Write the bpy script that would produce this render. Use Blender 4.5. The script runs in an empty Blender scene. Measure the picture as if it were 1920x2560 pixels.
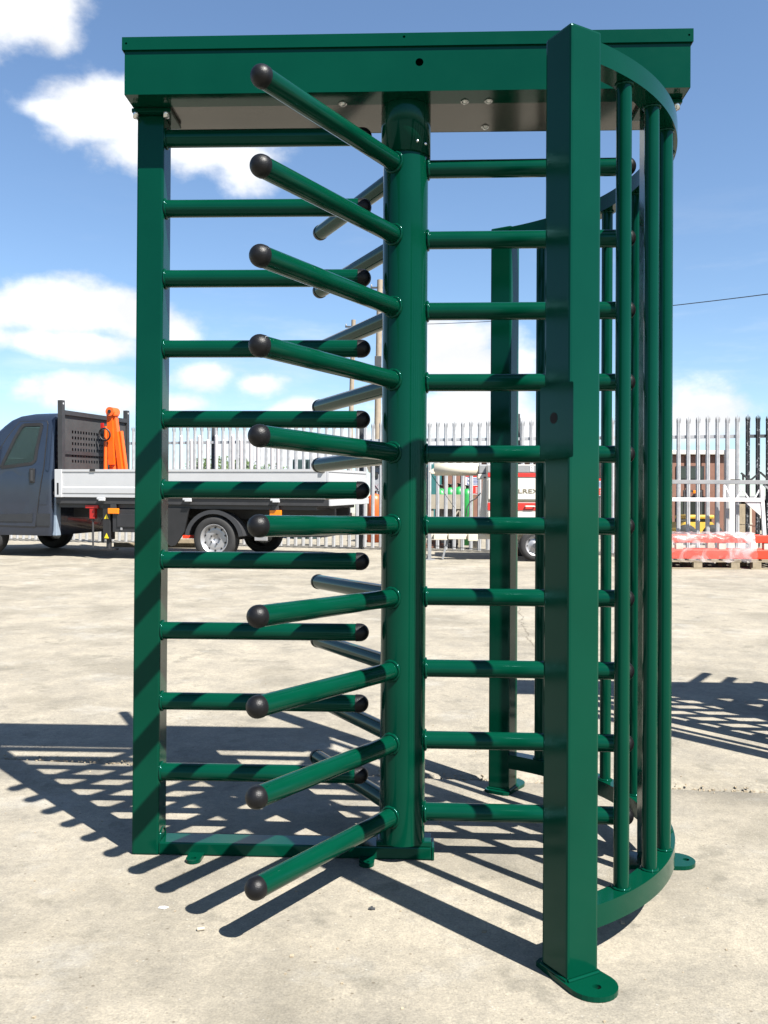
import bpy, bmesh, math, random
from mathutils import Vector, Matrix
random.seed(7)
R = math.radians
scene = bpy.context.scene
col = scene.collection

# ------------------------------------------------------------------ camera
F_PX, W_PX, H_PX = 2181.0, 1920.0, 2560.0
CAM = Vector((0.0399, -2.5632, 0.9936))
YAW, PITCH, ROLL = -0.0383, 0.0073, 0.0058
_f = Vector((math.sin(YAW)*math.cos(PITCH), math.cos(YAW)*math.cos(PITCH), math.sin(PITCH)))
_r = Vector((math.cos(YAW), -math.sin(YAW), 0))
_u = _r.cross(_f)
CR = math.cos(ROLL)*_r + math.sin(ROLL)*_u
CU = -math.sin(ROLL)*_r + math.cos(ROLL)*_u
cd = bpy.data.cameras.new('camera'); cam = bpy.data.objects.new('camera', cd); col.objects.link(cam)
cd.sensor_fit = 'VERTICAL'; cd.sensor_height = 36.0; cd.sensor_width = 27.0
cd.lens = 36.0*F_PX/H_PX; cd.clip_start = 0.05; cd.clip_end = 3000
M = Matrix((CR, CU, -_f)).transposed().to_4x4(); M.translation = CAM
cam.matrix_world = M
scene.camera = cam

# ------------------------------------------------------------------ sun and sky
SHX, SHY = -0.541, 0.556                       # shadow of a 1 m stick
sun_dir = Vector((-SHX, -SHY, 1)).normalized()
sl = bpy.data.lights.new('sun', 'SUN'); sun = bpy.data.objects.new('sun', sl); col.objects.link(sun)
sl.energy = 5.0; sl.angle = R(0.5); sl.color = (1.0, 0.955, 0.88)
sun.rotation_euler = sun_dir.to_track_quat('Z', 'Y').to_euler()
sun.location = (3, -3, 8)
scene.view_settings.view_transform = 'Standard'
scene.view_settings.look = 'None'
scene.view_settings.exposure = 1.8
scene.view_settings.gamma = 1.0
scene.view_settings.use_curve_mapping = False
scene.cycles.max_bounces = 8
scene.cycles.use_denoising = True

def pxdir(px, py):
    return (_f + CR*((px-960)/F_PX) - CU*((py-1280)/F_PX))

wd = bpy.data.worlds.new('World'); scene.world = wd; wd.use_nodes = True
wd.cycles.sampling_method = 'MANUAL'; wd.cycles.sample_map_resolution = 512
def build_world():
    nt = wd.node_tree; N = nt.nodes; Lk = nt.links; N.clear()
    out = N.new('ShaderNodeOutputWorld'); bg = N.new('ShaderNodeBackground')
    sky = N.new('ShaderNodeTexSky'); sky.sky_type = 'NISHITA'; sky.sun_disc = False
    sky.sun_elevation = math.asin(sun_dir.z)
    sky.sun_rotation = math.atan2(sun_dir.x, sun_dir.y)
    sky.altitude = 50; sky.air_density = 1.0; sky.dust_density = 0.35; sky.ozone_density = 2.2
    tc = N.new('ShaderNodeTexCoord'); sep = N.new('ShaderNodeSeparateXYZ')
    Lk.new(tc.outputs['Generated'], sep.inputs[0])
    def math_(op, a, b=None, c=None, clamp=False):
        n = N.new('ShaderNodeMath'); n.operation = op; n.use_clamp = clamp
        for i, v in enumerate((a, b, c)):
            if v is None: continue
            if isinstance(v, (int, float)): n.inputs[i].default_value = v
            else: Lk.new(v, n.inputs[i])
        return n.outputs[0]
    az = math_('ARCTAN2', sep.outputs[0], sep.outputs[1])
    el = math_('ARCSINE', sep.outputs[2])
    clouds = [  # px, py, rx, ry in photo pixels
        (45, 15, 125, 85), (130, 55, 60, 60), (260, 290, 160, 85), (150, 280, 80, 34), (290, 240, 100, 55), (330, 380, 120, 75), (480, 355, 190, 95),
        (600, 410, 100, 75), (90, 770, 260, 66), (340, 795, 180, 62), (450, 830, 70, 66), (170, 860, 260, 36),
        (220, 990, 150, 48), (440, 1010, 110, 40), (500, 945, 110, 45), (640, 960, 75, 38), (745, 1030, 70, 35),
        (1140, 860, 120, 75), (1180, 920, 170, 75), (1290, 920, 70, 75), (1130, 1040, 190, 60), (1320, 1080, 80, 50),
        (1740, 1030, 120, 60), (1690, 1070, 130, 45), (900, 1130, 600, 50)]
    cv = N.new('ShaderNodeCombineXYZ'); Lk.new(az, cv.inputs[0]); Lk.new(el, cv.inputs[1])
    best = None
    for (px, py, rx, ry) in clouds:
        d = pxdir(px, py).normalized()
        a0 = math.atan2(d.x, d.y); e0 = math.asin(d.z)
        v = N.new('ShaderNodeVectorMath'); v.operation = 'MULTIPLY_ADD'; Lk.new(cv.outputs[0], v.inputs[0])
        v.inputs[1].default_value = (F_PX/rx, F_PX/ry, 0); v.inputs[2].default_value = (-a0*F_PX/rx, -e0*F_PX/ry, 0)
        ln = N.new('ShaderNodeVectorMath'); ln.operation = 'LENGTH'; Lk.new(v.outputs[0], ln.inputs[0])
        best = ln.outputs['Value'] if best is None else math_('SMOOTH_MIN', best, ln.outputs['Value'], 0.25)
    best = math_('SUBTRACT', 1.0, best)
    def noise(scale, detail, rough, off=0, ysc=1.0):
        m = N.new('ShaderNodeMapping'); m.inputs['Location'].default_value = (off, off*.7, off*.3)
        m.inputs['Scale'].default_value = (1, 1, ysc)
        Lk.new(tc.outputs['Generated'], m.inputs[0])
        n = N.new('ShaderNodeTexNoise'); n.inputs['Scale'].default_value = scale
        n.inputs['Detail'].default_value = detail; n.inputs['Roughness'].default_value = rough
        Lk.new(m.outputs[0], n.inputs['Vector']); return n.outputs[0]
    n1 = noise(9.0, 9, .58, 0.0, 1.5)
    big = noise(2.6, 4, .5, 3.1, 2.2)
    gen = math_('MULTIPLY_ADD', big, 4.5, -3.2)
    S = math_('MAXIMUM', best, gen)
    dens = math_('ADD', S, math_('MULTIPLY_ADD', n1, 2.9, -1.45))
    mr = N.new('ShaderNodeMapRange'); mr.interpolation_type = 'SMOOTHSTEP'
    mr.inputs['From Min'].default_value = -0.25; mr.inputs['From Max'].default_value = 0.62
    Lk.new(dens, mr.inputs['Value'])
    # thin high veil
    veil_n = noise(5.0, 7, .62, 9.4, 5.0)
    veil = N.new('ShaderNodeMapRange'); veil.interpolation_type = 'SMOOTHSTEP'
    veil.inputs['From Min'].default_value = .5; veil.inputs['From Max'].default_value = .78; veil.inputs['To Max'].default_value = .45
    Lk.new(veil_n, veil.inputs['Value'])
    lowb = N.new('ShaderNodeMapRange'); lowb.inputs['From Min'].default_value = .36; lowb.inputs['From Max'].default_value = .06
    Lk.new(el, lowb.inputs['Value'])
    veilm = math_('MULTIPLY', veil.outputs[0], lowb.outputs[0])
    mask = math_('MAXIMUM', mr.outputs[0], veilm)
    # cloud shade: thick parts a little greyer underneath
    n2 = noise(9.0, 6, .55, .045, 1.5)
    shade = N.new('ShaderNodeMapRange'); shade.inputs['From Min'].default_value = .38; shade.inputs['From Max'].default_value = .62
    shade.inputs['To Min'].default_value = .78; shade.inputs['To Max'].default_value = 1.0
    Lk.new(n2, shade.inputs['Value'])
    cc = N.new('ShaderNodeMix'); cc.data_type = 'RGBA'; cc.blend_type = 'MULTIPLY'; cc.inputs[0].default_value = 1
    cc.inputs[6].default_value = (7.2, 7.3, 7.5, 1)
    comb = N.new('ShaderNodeCombineColor')
    for i in range(3): Lk.new(shade.outputs[0], comb.inputs[i])
    Lk.new(comb.outputs[0], cc.inputs[7])
    # air tint of the sky
    tint = N.new('ShaderNodeMix'); tint.data_type = 'RGBA'; tint.blend_type = 'MULTIPLY'; tint.inputs[0].default_value = 1
    tint.inputs[7].default_value = (.97, 1.04, 1.09, 1)
    Lk.new(sky.outputs[0], tint.inputs[6])
    mix = N.new('ShaderNodeMix'); mix.data_type = 'RGBA'
    Lk.new(mask, mix.inputs[0]); Lk.new(tint.outputs[2], mix.inputs[6]); Lk.new(cc.outputs[2], mix.inputs[7])
    Lk.new(mix.outputs[2], bg.inputs['Color']); bg.inputs['Strength'].default_value = 0.05
    Lk.new(bg.outputs[0], out.inputs['Surface'])
build_world()

# ------------------------------------------------------------------ helpers
SLOPE, Y0 = 0.034, 0.70
JA, JB = 0.81, -0.085                          # slab joint: y = JA + JB*x
def gz(y):
    t = y-Y0
    if t <= -.3: return 0.0
    if t < .3: return SLOPE*(t+.3)**2/1.2
    if t > 24: return SLOPE*(24+18*(1-math.exp(-(t-24)/18)))*1.0
    return SLOPE*t
def at(px, py, depth):
    return CAM + pxdir(px, py)*depth
def onground(px, py):
    d = pxdir(px, py); z = 0
    for _ in range(40):
        t = (z-CAM.z)/d.z; p = CAM+d*t; z = gz(p.y)
    return Vector((p.x, p.y, z))

MATS = {}
def nodes_of(name):
    m = bpy.data.materials.new(name); m.use_nodes = True
    return m, m.node_tree.nodes, m.node_tree.links, m.node_tree.nodes['Principled BSDF']
def mat(name, color, rough=.5, metal=0., var=.12, vscale=6., bump=0., bscale=200., coat=0., spec=.5, coords='Object'):
    if name in MATS: return MATS[name]
    m, N, L, p = nodes_of(name)
    p.inputs['Metallic'].default_value = metal; p.inputs['Roughness'].default_value = rough
    p.inputs['Coat Weight'].default_value = coat; p.inputs['Coat Roughness'].default_value = .06
    p.inputs['Specular IOR Level'].default_value = spec
    tc = N.new('ShaderNodeTexCoord')
    n = N.new('ShaderNodeTexNoise'); n.inputs['Scale'].default_value = vscale; n.inputs['Detail'].default_value = 6
    n.inputs['Roughness'].default_value = .65
    L.new(tc.outputs[coords], n.inputs['Vector'])
    r = N.new('ShaderNodeValToRGB')
    c = color
    r.color_ramp.elements[0].position = .3; r.color_ramp.elements[1].position = .7
    r.color_ramp.elements[0].color = (*[max(0, x*(1-var)) for x in c], 1)
    r.color_ramp.elements[1].color = (*[min(1, x*(1+var)) for x in c], 1)
    L.new(n.outputs[0], r.inputs[0]); L.new(r.outputs[0], p.inputs['Base Color'])
    mr = N.new('ShaderNodeMapRange'); mr.inputs['To Min'].default_value = rough*.85; mr.inputs['To Max'].default_value = min(1, rough*1.2)
    L.new(n.outputs[0], mr.inputs['Value']); L.new(mr.outputs[0], p.inputs['Roughness'])
    if bump:
        b = N.new('ShaderNodeBump'); b.inputs['Strength'].default_value = bump; b.inputs['Distance'].default_value = .002
        n2 = N.new('ShaderNodeTexNoise'); n2.inputs['Scale'].default_value = bscale; n2.inputs['Detail'].default_value = 4
        L.new(tc.outputs[coords], n2.inputs['Vector']); L.new(n2.outputs[0], b.inputs['Height']); L.new(b.outputs[0], p.inputs['Normal'])
    MATS[name] = m; return m

def tube_frame(d):
    d = d.normalized(); a = Vector((0, 0, 1)) if abs(d.z) < .9 else Vector((1, 0, 0))
    x = a.cross(d).normalized(); return x, d.cross(x)
class MB:
    """collects shapes into one mesh"""
    def __init__(s): s.v = []; s.f = []; s.sm = []
    def add(s, vs, fs, smooth=False):
        o = len(s.v); s.v += [Vector(v) for v in vs]; s.f += [[i+o for i in f] for f in fs]; s.sm += [smooth]*len(fs)
        return s
    def box(s, a, b, M=None):
        (x0, y0, z0), (x1, y1, z1) = a, b
        vs = [Vector(v) for v in ((x0,y0,z0),(x1,y0,z0),(x1,y1,z0),(x0,y1,z0),(x0,y0,z1),(x1,y0,z1),(x1,y1,z1),(x0,y1,z1))]
        if M: vs = [M@v for v in vs]
        return s.add(vs, [(0,3,2,1),(4,5,6,7),(0,1,5,4),(1,2,6,5),(2,3,7,6),(3,0,4,7)])
    def cbox(s, a, b, c=.005, M=None):
        bm = bmesh.new()
        ctr = [(a[i]+b[i])/2 for i in range(3)]; sz = [b[i]-a[i] for i in range(3)]
        bmesh.ops.create_cube(bm, size=1, matrix=Matrix.Translation(ctr) @ Matrix.Diagonal((*sz, 1)))
        bmesh.ops.bevel(bm, geom=bm.edges[:], offset=min(c, min(sz)*.45), segments=2, affect='EDGES', profile=.6)
        bm.verts.ensure_lookup_table(); bm.verts.index_update()
        vs = [v.co.copy() for v in bm.verts]
        if M: vs = [M@v for v in vs]
        s.add(vs, [[v.index for v in f.verts] for f in bm.faces]); bm.free(); return s
    def bar(s, p, q, w, h, up=(0,0,1)):
        """rectangular bar from p to q"""
        p, q = Vector(p), Vector(q); d = (q-p).normalized(); up = Vector(up)
        if abs(d.dot(up)) > .98: up = Vector((0, 1, 0))
        x = d.cross(up).normalized(); y = x.cross(d)
        vs = [p+x*a*w/2+y*b*h/2 for a, b in ((-1,-1),(1,-1),(1,1),(-1,1))] + [q+x*a*w/2+y*b*h/2 for a, b in ((-1,-1),(1,-1),(1,1),(-1,1))]
        return s.add(vs, [(0,1,2,3),(7,6,5,4),(0,4,5,1),(1,5,6,2),(2,6,7,3),(3,7,4,0)])
    def tube(s, p, q, r, r2=None, n=24, caps=True):
        p, q = Vector(p), Vector(q); r2 = r if r2 is None else r2; x, y = tube_frame(q-p)
        vs = []
        for c, rr in ((p, r), (q, r2)):
            vs += [c+(x*math.cos(2*math.pi*i/n)+y*math.sin(2*math.pi*i/n))*rr for i in range(n)]
        s.add(vs, [(i, (i+1)%n, n+(i+1)%n, n+i) for i in range(n)], True)
        if caps:
            s.add(vs[:n], [list(range(n))[::-1]]); s.add(vs[n:], [list(range(n))])      # own vertices: the wall keeps level normals
        return s
    def lathe(s, prof, c=(0,0,0), axis=(0,0,1), n=24):
        """prof: (radius, height) list along axis from c"""
        c = Vector(c); ax = Vector(axis).normalized(); x, y = tube_frame(ax); vs = []; fs = []
        for (r, h) in prof:
            vs += [c+ax*h+(x*math.cos(2*math.pi*i/n)+y*math.sin(2*math.pi*i/n))*max(r, 1e-4) for i in range(n)]
        for k in range(len(prof)-1):
            fs += [(k*n+i, k*n+(i+1)%n, (k+1)*n+(i+1)%n, (k+1)*n+i) for i in range(n)]
        s.add(vs, fs, True); return s
    def dome(s, c, axis, r, n=24, m=8, back=.0):
        prof = ([(r, -back)] if back else [])+[(r*math.cos(math.pi/2*k/m), r*math.sin(math.pi/2*k/m)) for k in range(m+1)]
        return s.lathe(prof, c, axis, n)
    def ball(s, c, r, n=16, m=10):
        return s.lathe([(r*math.sin(math.pi*k/m), -r*math.cos(math.pi*k/m)) for k in range(m+1)], c, (0,0,1), n)
    def prism(s, pts, z0, z1, M=None, smooth=False):
        n = len(pts); vs = [Vector((x, y, z0)) for x, y in pts]+[Vector((x, y, z1)) for x, y in pts]
        if M: vs = [M@v for v in vs]
        s.add(vs, [list(range(n))[::-1], list(range(n, 2*n))]); s.add(vs, [(i, (i+1)%n, n+(i+1)%n, n+i) for i in range(n)], smooth); return s
    def torus(s, c, axis, Rr, r, n=28, m=8, jit=0):
        c = Vector(c); ax = Vector(axis).normalized(); x, y = tube_frame(ax); vs = []
        for i in range(n):
            a = 2*math.pi*i/n; d = x*math.cos(a)+y*math.sin(a); rr = r*(1+random.uniform(-jit, jit))
            for k in range(m):
                b = 2*math.pi*k/m; vs.append(c+d*(Rr+rr*math.cos(b))+ax*rr*math.sin(b))
        s.add(vs, [(i*m+k, ((i+1)%n)*m+k, ((i+1)%n)*m+(k+1)%m, i*m+(k+1)%m) for i in range(n) for k in range(m)], True); return s
    def mesh(s, name, m):
        me = bpy.data.meshes.new(name); me.from_pydata([tuple(v) for v in s.v], [], s.f); me.validate()
        if len(me.polygons) == len(s.sm): me.polygons.foreach_set('use_smooth', s.sm)
        me.materials.append(m)
        bm = bmesh.new(); bm.from_mesh(me); bmesh.ops.recalc_face_normals(bm, faces=bm.faces[:]); bm.to_mesh(me); bm.free()
        return me
    def build(s, name, m, parent=None):
        return link(name, s.mesh(name, m), parent)
def link(name, me, parent=None, loc=None, rot=None):
    o = bpy.data.objects.new(name, me); col.objects.link(o)
    if parent is not None: o.parent = parent
    if loc is not None: o.location = loc
    if rot is not None: o.rotation_euler = rot
    return o
def tag(o, label=None, cat=None, group=None, kind=None):
    if label: o['label'] = label
    if cat: o['category'] = cat
    if group: o['group'] = group
    if kind: o['kind'] = kind
    return o
def empty(name, loc=(0,0,0), rz=0.):
    o = bpy.data.objects.new(name, None); col.objects.link(o); o.location = loc; o.rotation_euler = (0, 0, rz); o.empty_display_size = .1
    return o
def copy_tree(o, parent=None):
    c = o.copy(); col.objects.link(c)
    if parent is not None: c.parent = parent
    for ch in list(o.children): copy_tree(ch, c)
    return c
def text_mesh(txt, size, m, extrude=.001):
    cu = bpy.data.curves.new('lettering', 'FONT'); cu.body = txt; cu.size = size; cu.extrude = extrude; cu.align_x = 'CENTER'; cu.align_y = 'CENTER'
    o = bpy.data.objects.new('tmp', cu); col.objects.link(o)
    bpy.context.view_layer.update()
    me = bpy.data.meshes.new_from_object(o.evaluated_get(bpy.context.evaluated_depsgraph_get()))
    bpy.data.objects.remove(o); me.materials.clear(); me.materials.append(m); return me

# ------------------------------------------------------------------ materials
def green_paint():
    m, N, L, p = nodes_of('green_powder_coat')
    tc = N.new('ShaderNodeTexCoord')
    n = N.new('ShaderNodeTexNoise'); n.inputs['Scale'].default_value = 3.5; n.inputs['Detail'].default_value = 7
    L.new(tc.outputs['Object'], n.inputs['Vector'])
    r = N.new('ShaderNodeValToRGB'); r.color_ramp.elements[0].position = .3; r.color_ramp.elements[1].position = .72
    r.color_ramp.elements[0].color = (.0003, .0235, .0125, 1); r.color_ramp.elements[1].color = (.0005, .0295, .0157, 1)
    L.new(n.outputs[0], r.inputs[0]); L.new(r.outputs[0], p.inputs['Base Color'])
    s = N.new('ShaderNodeTexNoise'); s.inputs['Scale'].default_value = 14; s.inputs['Detail'].default_value = 8; s.inputs['Roughness'].default_value = .7
    L.new(tc.outputs['Object'], s.inputs['Vector'])
    mr = N.new('ShaderNodeMapRange'); mr.inputs['From Min'].default_value = .3; mr.inputs['From Max'].default_value = .75
    mr.inputs['To Min'].default_value = .08; mr.inputs['To Max'].default_value = .18
    L.new(s.outputs[0], mr.inputs['Value']); L.new(mr.outputs[0], p.inputs['Roughness'])
    b = N.new('ShaderNodeBump'); b.inputs['Strength'].default_value = .04; b.inputs['Distance'].default_value = .001
    n2 = N.new('ShaderNodeTexNoise'); n2.inputs['Scale'].default_value = 260; n2.inputs['Detail'].default_value = 2
    L.new(tc.outputs['Object'], n2.inputs['Vector']); L.new(n2.outputs[0], b.inputs['Height']); L.new(b.outputs[0], p.inputs['Normal'])
    p.inputs['Specular IOR Level'].default_value = .21; p.inputs['Specular Tint'].default_value = (.42, .9, 1.0, 1)
    return m
GREEN = green_paint()
BLACKCAP = mat('black_rubber_cap', (.0042, .0042, .0050), .38, var=.3, vscale=60, bump=.35, bscale=500, spec=.22)
GALV = mat('galvanised_plate', (.046, .045, .040), .16, metal=.0, var=.1, vscale=3, bump=.03)
CHROME = mat('bolt_steel', (.55, .55, .55), .25, metal=1, var=.1)
DARKHOLE = mat('bore_shade_black', (.0015, .0015, .002), 1.0, var=.1)

def concrete():
    m, N, L, p = nodes_of('yard_concrete')
    tc = N.new('ShaderNodeTexCoord')
    def noise(scale, detail=6, rough=.6, off=0.):
        mp = N.new('ShaderNodeMapping'); mp.inputs['Location'].default_value = (off, off*1.3, 0); L.new(tc.outputs['Object'], mp.inputs[0])
        n = N.new('ShaderNodeTexNoise'); n.inputs['Scale'].default_value = scale; n.inputs['Detail'].default_value = detail; n.inputs['Roughness'].default_value = rough
        L.new(mp.outputs[0], n.inputs['Vector']); return n.outputs[0]
    def ramp(src, a, b, ca, cb):
        r = N.new('ShaderNodeValToRGB'); r.color_ramp.elements[0].position = a; r.color_ramp.elements[1].position = b
        r.color_ramp.elements[0].color = (*ca, 1); r.color_ramp.elements[1].color = (*cb, 1); L.new(src, r.inputs[0]); return r.outputs[0]
    def mixc(f, a, b, blend='MIX'):
        x = N.new('ShaderNodeMix'); x.data_type = 'RGBA'; x.blend_type = blend
        for i, v in ((0, f), (6, a), (7, b)):
            if isinstance(v, (int, float)): x.inputs[i].default_value = v
            elif isinstance(v, tuple): x.inputs[i].default_value = (*v, 1)
            else: L.new(v, x.inputs[i])
        return x.outputs[2]
    base = ramp(noise(1.1, 8, .6), .34, .66, (.208, .192, .158), (.25, .229, .186))
    mid = ramp(noise(4.5, 10, .68, 3), .34, .66, (.78, .785, .80), (1.09, 1.08, 1.06))
    c = mixc(1.0, base, mid, 'MULTIPLY')
    fine = ramp(noise(42, 6, .75, 5), .3, .72, (.76, .76, .77), (1.14, 1.13, 1.11))
    c = mixc(1.0, c, fine, 'MULTIPLY')
    # damp and oily stains
    stain = ramp(noise(1.5, 7, .62, 11), .50, .63, (0, 0, 0), (1, 1, 1))
    c = mixc(N_mul(N, L, stain, .42), c, (.098, .09, .072))
    spots = ramp(noise(6, 4, .55, 21), .60, .67, (0, 0, 0), (1, 1, 1))
    c = mixc(N_mul(N, L, spots, .42), c, (.09, .085, .07))
    # pale laitance and white scuffs
    pale = ramp(noise(2.3, 9, .72, 31), .55, .68, (0, 0, 0), (1, 1, 1))
    c = mixc(N_mul(N, L, pale, .5), c, (.27, .262, .237))
    sand = ramp(noise(170, 3, .6, 41), .32, .68, (.80, .80, .81), (1.13, 1.12, 1.10))
    c = mixc(1.0, c, sand, 'MULTIPLY')
    # exposed aggregate speckle
    v = N.new('ShaderNodeTexVoronoi'); v.inputs['Scale'].default_value = 70; L.new(tc.outputs['Object'], v.inputs['Vector'])
    dots = ramp(v.outputs['Distance'], .09, .17, (1, 1, 1), (0, 0, 0))
    c = mixc(N_mul(N, L, dots, .6), c, v.outputs['Color'] if False else (.106, .09, .066))
    v2 = N.new('ShaderNodeTexVoronoi'); v2.inputs['Scale'].default_value = 26; L.new(tc.outputs['Object'], v2.inputs['Vector'])
    d2 = ramp(v2.outputs['Distance'], .04, .08, (1, 1, 1), (0, 0, 0))
    c = mixc(N_mul(N, L, d2, .6), c, (.30, .29, .26))
    v3 = N.new('ShaderNodeTexVoronoi'); v3.inputs['Scale'].default_value = 17; L.new(tc.outputs['Object'], v3.inputs['Vector'])
    d3 = ramp(v3.outputs['Distance'], .045, .08, (1, 1, 1), (0, 0, 0))
    c = mixc(N_mul(N, L, d3, .7), c, (.07, .055, .04))
    # hairline crack wandering away across the far slab
    sp = N.new('ShaderNodeSeparateXYZ'); L.new(tc.outputs['Object'], sp.inputs[0])
    def m2(op, a, b):
        q = N.new('ShaderNodeMath'); q.operation = op
        for i, v_ in enumerate((a, b)):
            if isinstance(v_, (int, float)): q.inputs[i].default_value = v_
            else: L.new(v_, q.inputs[i])
        return q.outputs[0]
    wob = m2('MULTIPLY', noise(2.2, 8, .7, 51), .22)
    dx = m2('ABSOLUTE', m2('SUBTRACT', m2('SUBTRACT', sp.outputs[0], m2('MULTIPLY', sp.outputs[1], .06)), m2('ADD', wob, .53)), 0)
    wid = m2('MULTIPLY', noise(6, 4, .6, 61), .012)
    cr_ = m2('MULTIPLY', m2('LESS_THAN', dx, wid), m2('GREATER_THAN', sp.outputs[1], .85))
    c = mixc(N_mul(N, L, cr_, .6), c, (.07, .06, .045))
    L.new(c, p.inputs['Base Color'])
    p.inputs['Roughness'].default_value = .88; p.inputs['Specular IOR Level'].default_value = .25
    hb = N.new('ShaderNodeMath'); hb.operation = 'MULTIPLY_ADD'; L.new(noise(120, 8, .75, 2), hb.inputs[0]); hb.inputs[1].default_value = 1.0
    L.new(noise(18, 6, .6, 8), hb.inputs[2])
    b = N.new('ShaderNodeBump'); b.inputs['Strength'].default_value = .55; b.inputs['Distance'].default_value = .006
    L.new(hb.outputs[0], b.inputs['Height']); L.new(b.outputs[0], p.inputs['Normal'])
    return m
def N_mul(N, L, src, k):
    n = N.new('ShaderNodeMath'); n.operation = 'MULTIPLY'; L.new(src, n.inputs[0]); n.inputs[1].default_value = k; return n.outputs[0]
CONC = concrete()

# ------------------------------------------------------------------ ground
def build_ground():
    xs = [-400, -150, -60, -30, -15, -8] + [-5+.25*i for i in range(41)] + [8, 15, 30, 60, 150, 400]
    # rows measured from the slab joint line
    ts = [-12, -6, -4, -3] + [-2.5+.25*i for i in range(10)] + [-.03, -.012, -.004, .006, .014, .03] + [.15+.25*i for i in range(12)] + [3.5+1.0*i for i in range(30)] + [40, 60, 90, 150, 300, 600, 1200]
    rnd = random.Random(3)
    vs = []; fs = []
    for j, t in enumerate(ts):
        for i, x in enumerate(xs):
            xc = max(-20, min(20, x))
            y = JA+JB*xc+t
            z = gz(y)
            if -.02 < t < .02:
                z -= .014; y += rnd.uniform(-.004, .004)
            elif abs(t) < .05:
                y += rnd.uniform(-.006, .006); z -= rnd.uniform(0, .003)
            vs.append((x, y, z))
    n = len(xs)
    for j in range(len(ts)-1):
        for i in range(n-1):
            fs.append((j*n+i, j*n+i+1, (j+1)*n+i+1, (j+1)*n+i))
    mb = MB(); mb.add(vs, fs, True)
    g = mb.build('ground', CONC); tag(g, 'pale concrete yard with a slab joint and stains', None, kind='structure')
    # crumbled mortar in the joint and loose grit
    grit = MB(); rr = random.Random(11)
    def stone(x, y, z, r):
        p = [Vector((rr.uniform(.6, 1)*sx*r, rr.uniform(.6, 1)*sy*r, rr.uniform(.3, .8)*sz*r)) for sx in (-1, 1) for sy in (-1, 1) for sz in (-1, 1)]
        c = Vector((x, y, z)); grit.add([c+q for q in p], [(0,1,3,2),(4,6,7,5),(0,4,5,1),(2,3,7,6),(0,2,6,4),(1,5,7,3)])
    for _ in range(900):
        x = rr.uniform(-3, 3); y = JA+JB*x+rr.gauss(0, .016); stone(x, y, gz(y)-(.006 if abs(y-JA-JB*x) < .015 else -.001), rr.uniform(.0015, .0048))
    for _ in range(520):
        x = rr.uniform(-2.5, 2.5); y = rr.uniform(-1.6, 4); stone(x, y, gz(y)+.0005, rr.uniform(.0012, .0035)*(1.6 if rr.random() < .07 else 1))
    g2 = grit.build('loose_grit', mat('grit_stone', (.22, .18, .125), .9, var=.5, vscale=40)); tag(g2, 'loose grit and crumbled mortar scattered along the slab joint', 'grit', kind='stuff')
build_ground()

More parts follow.
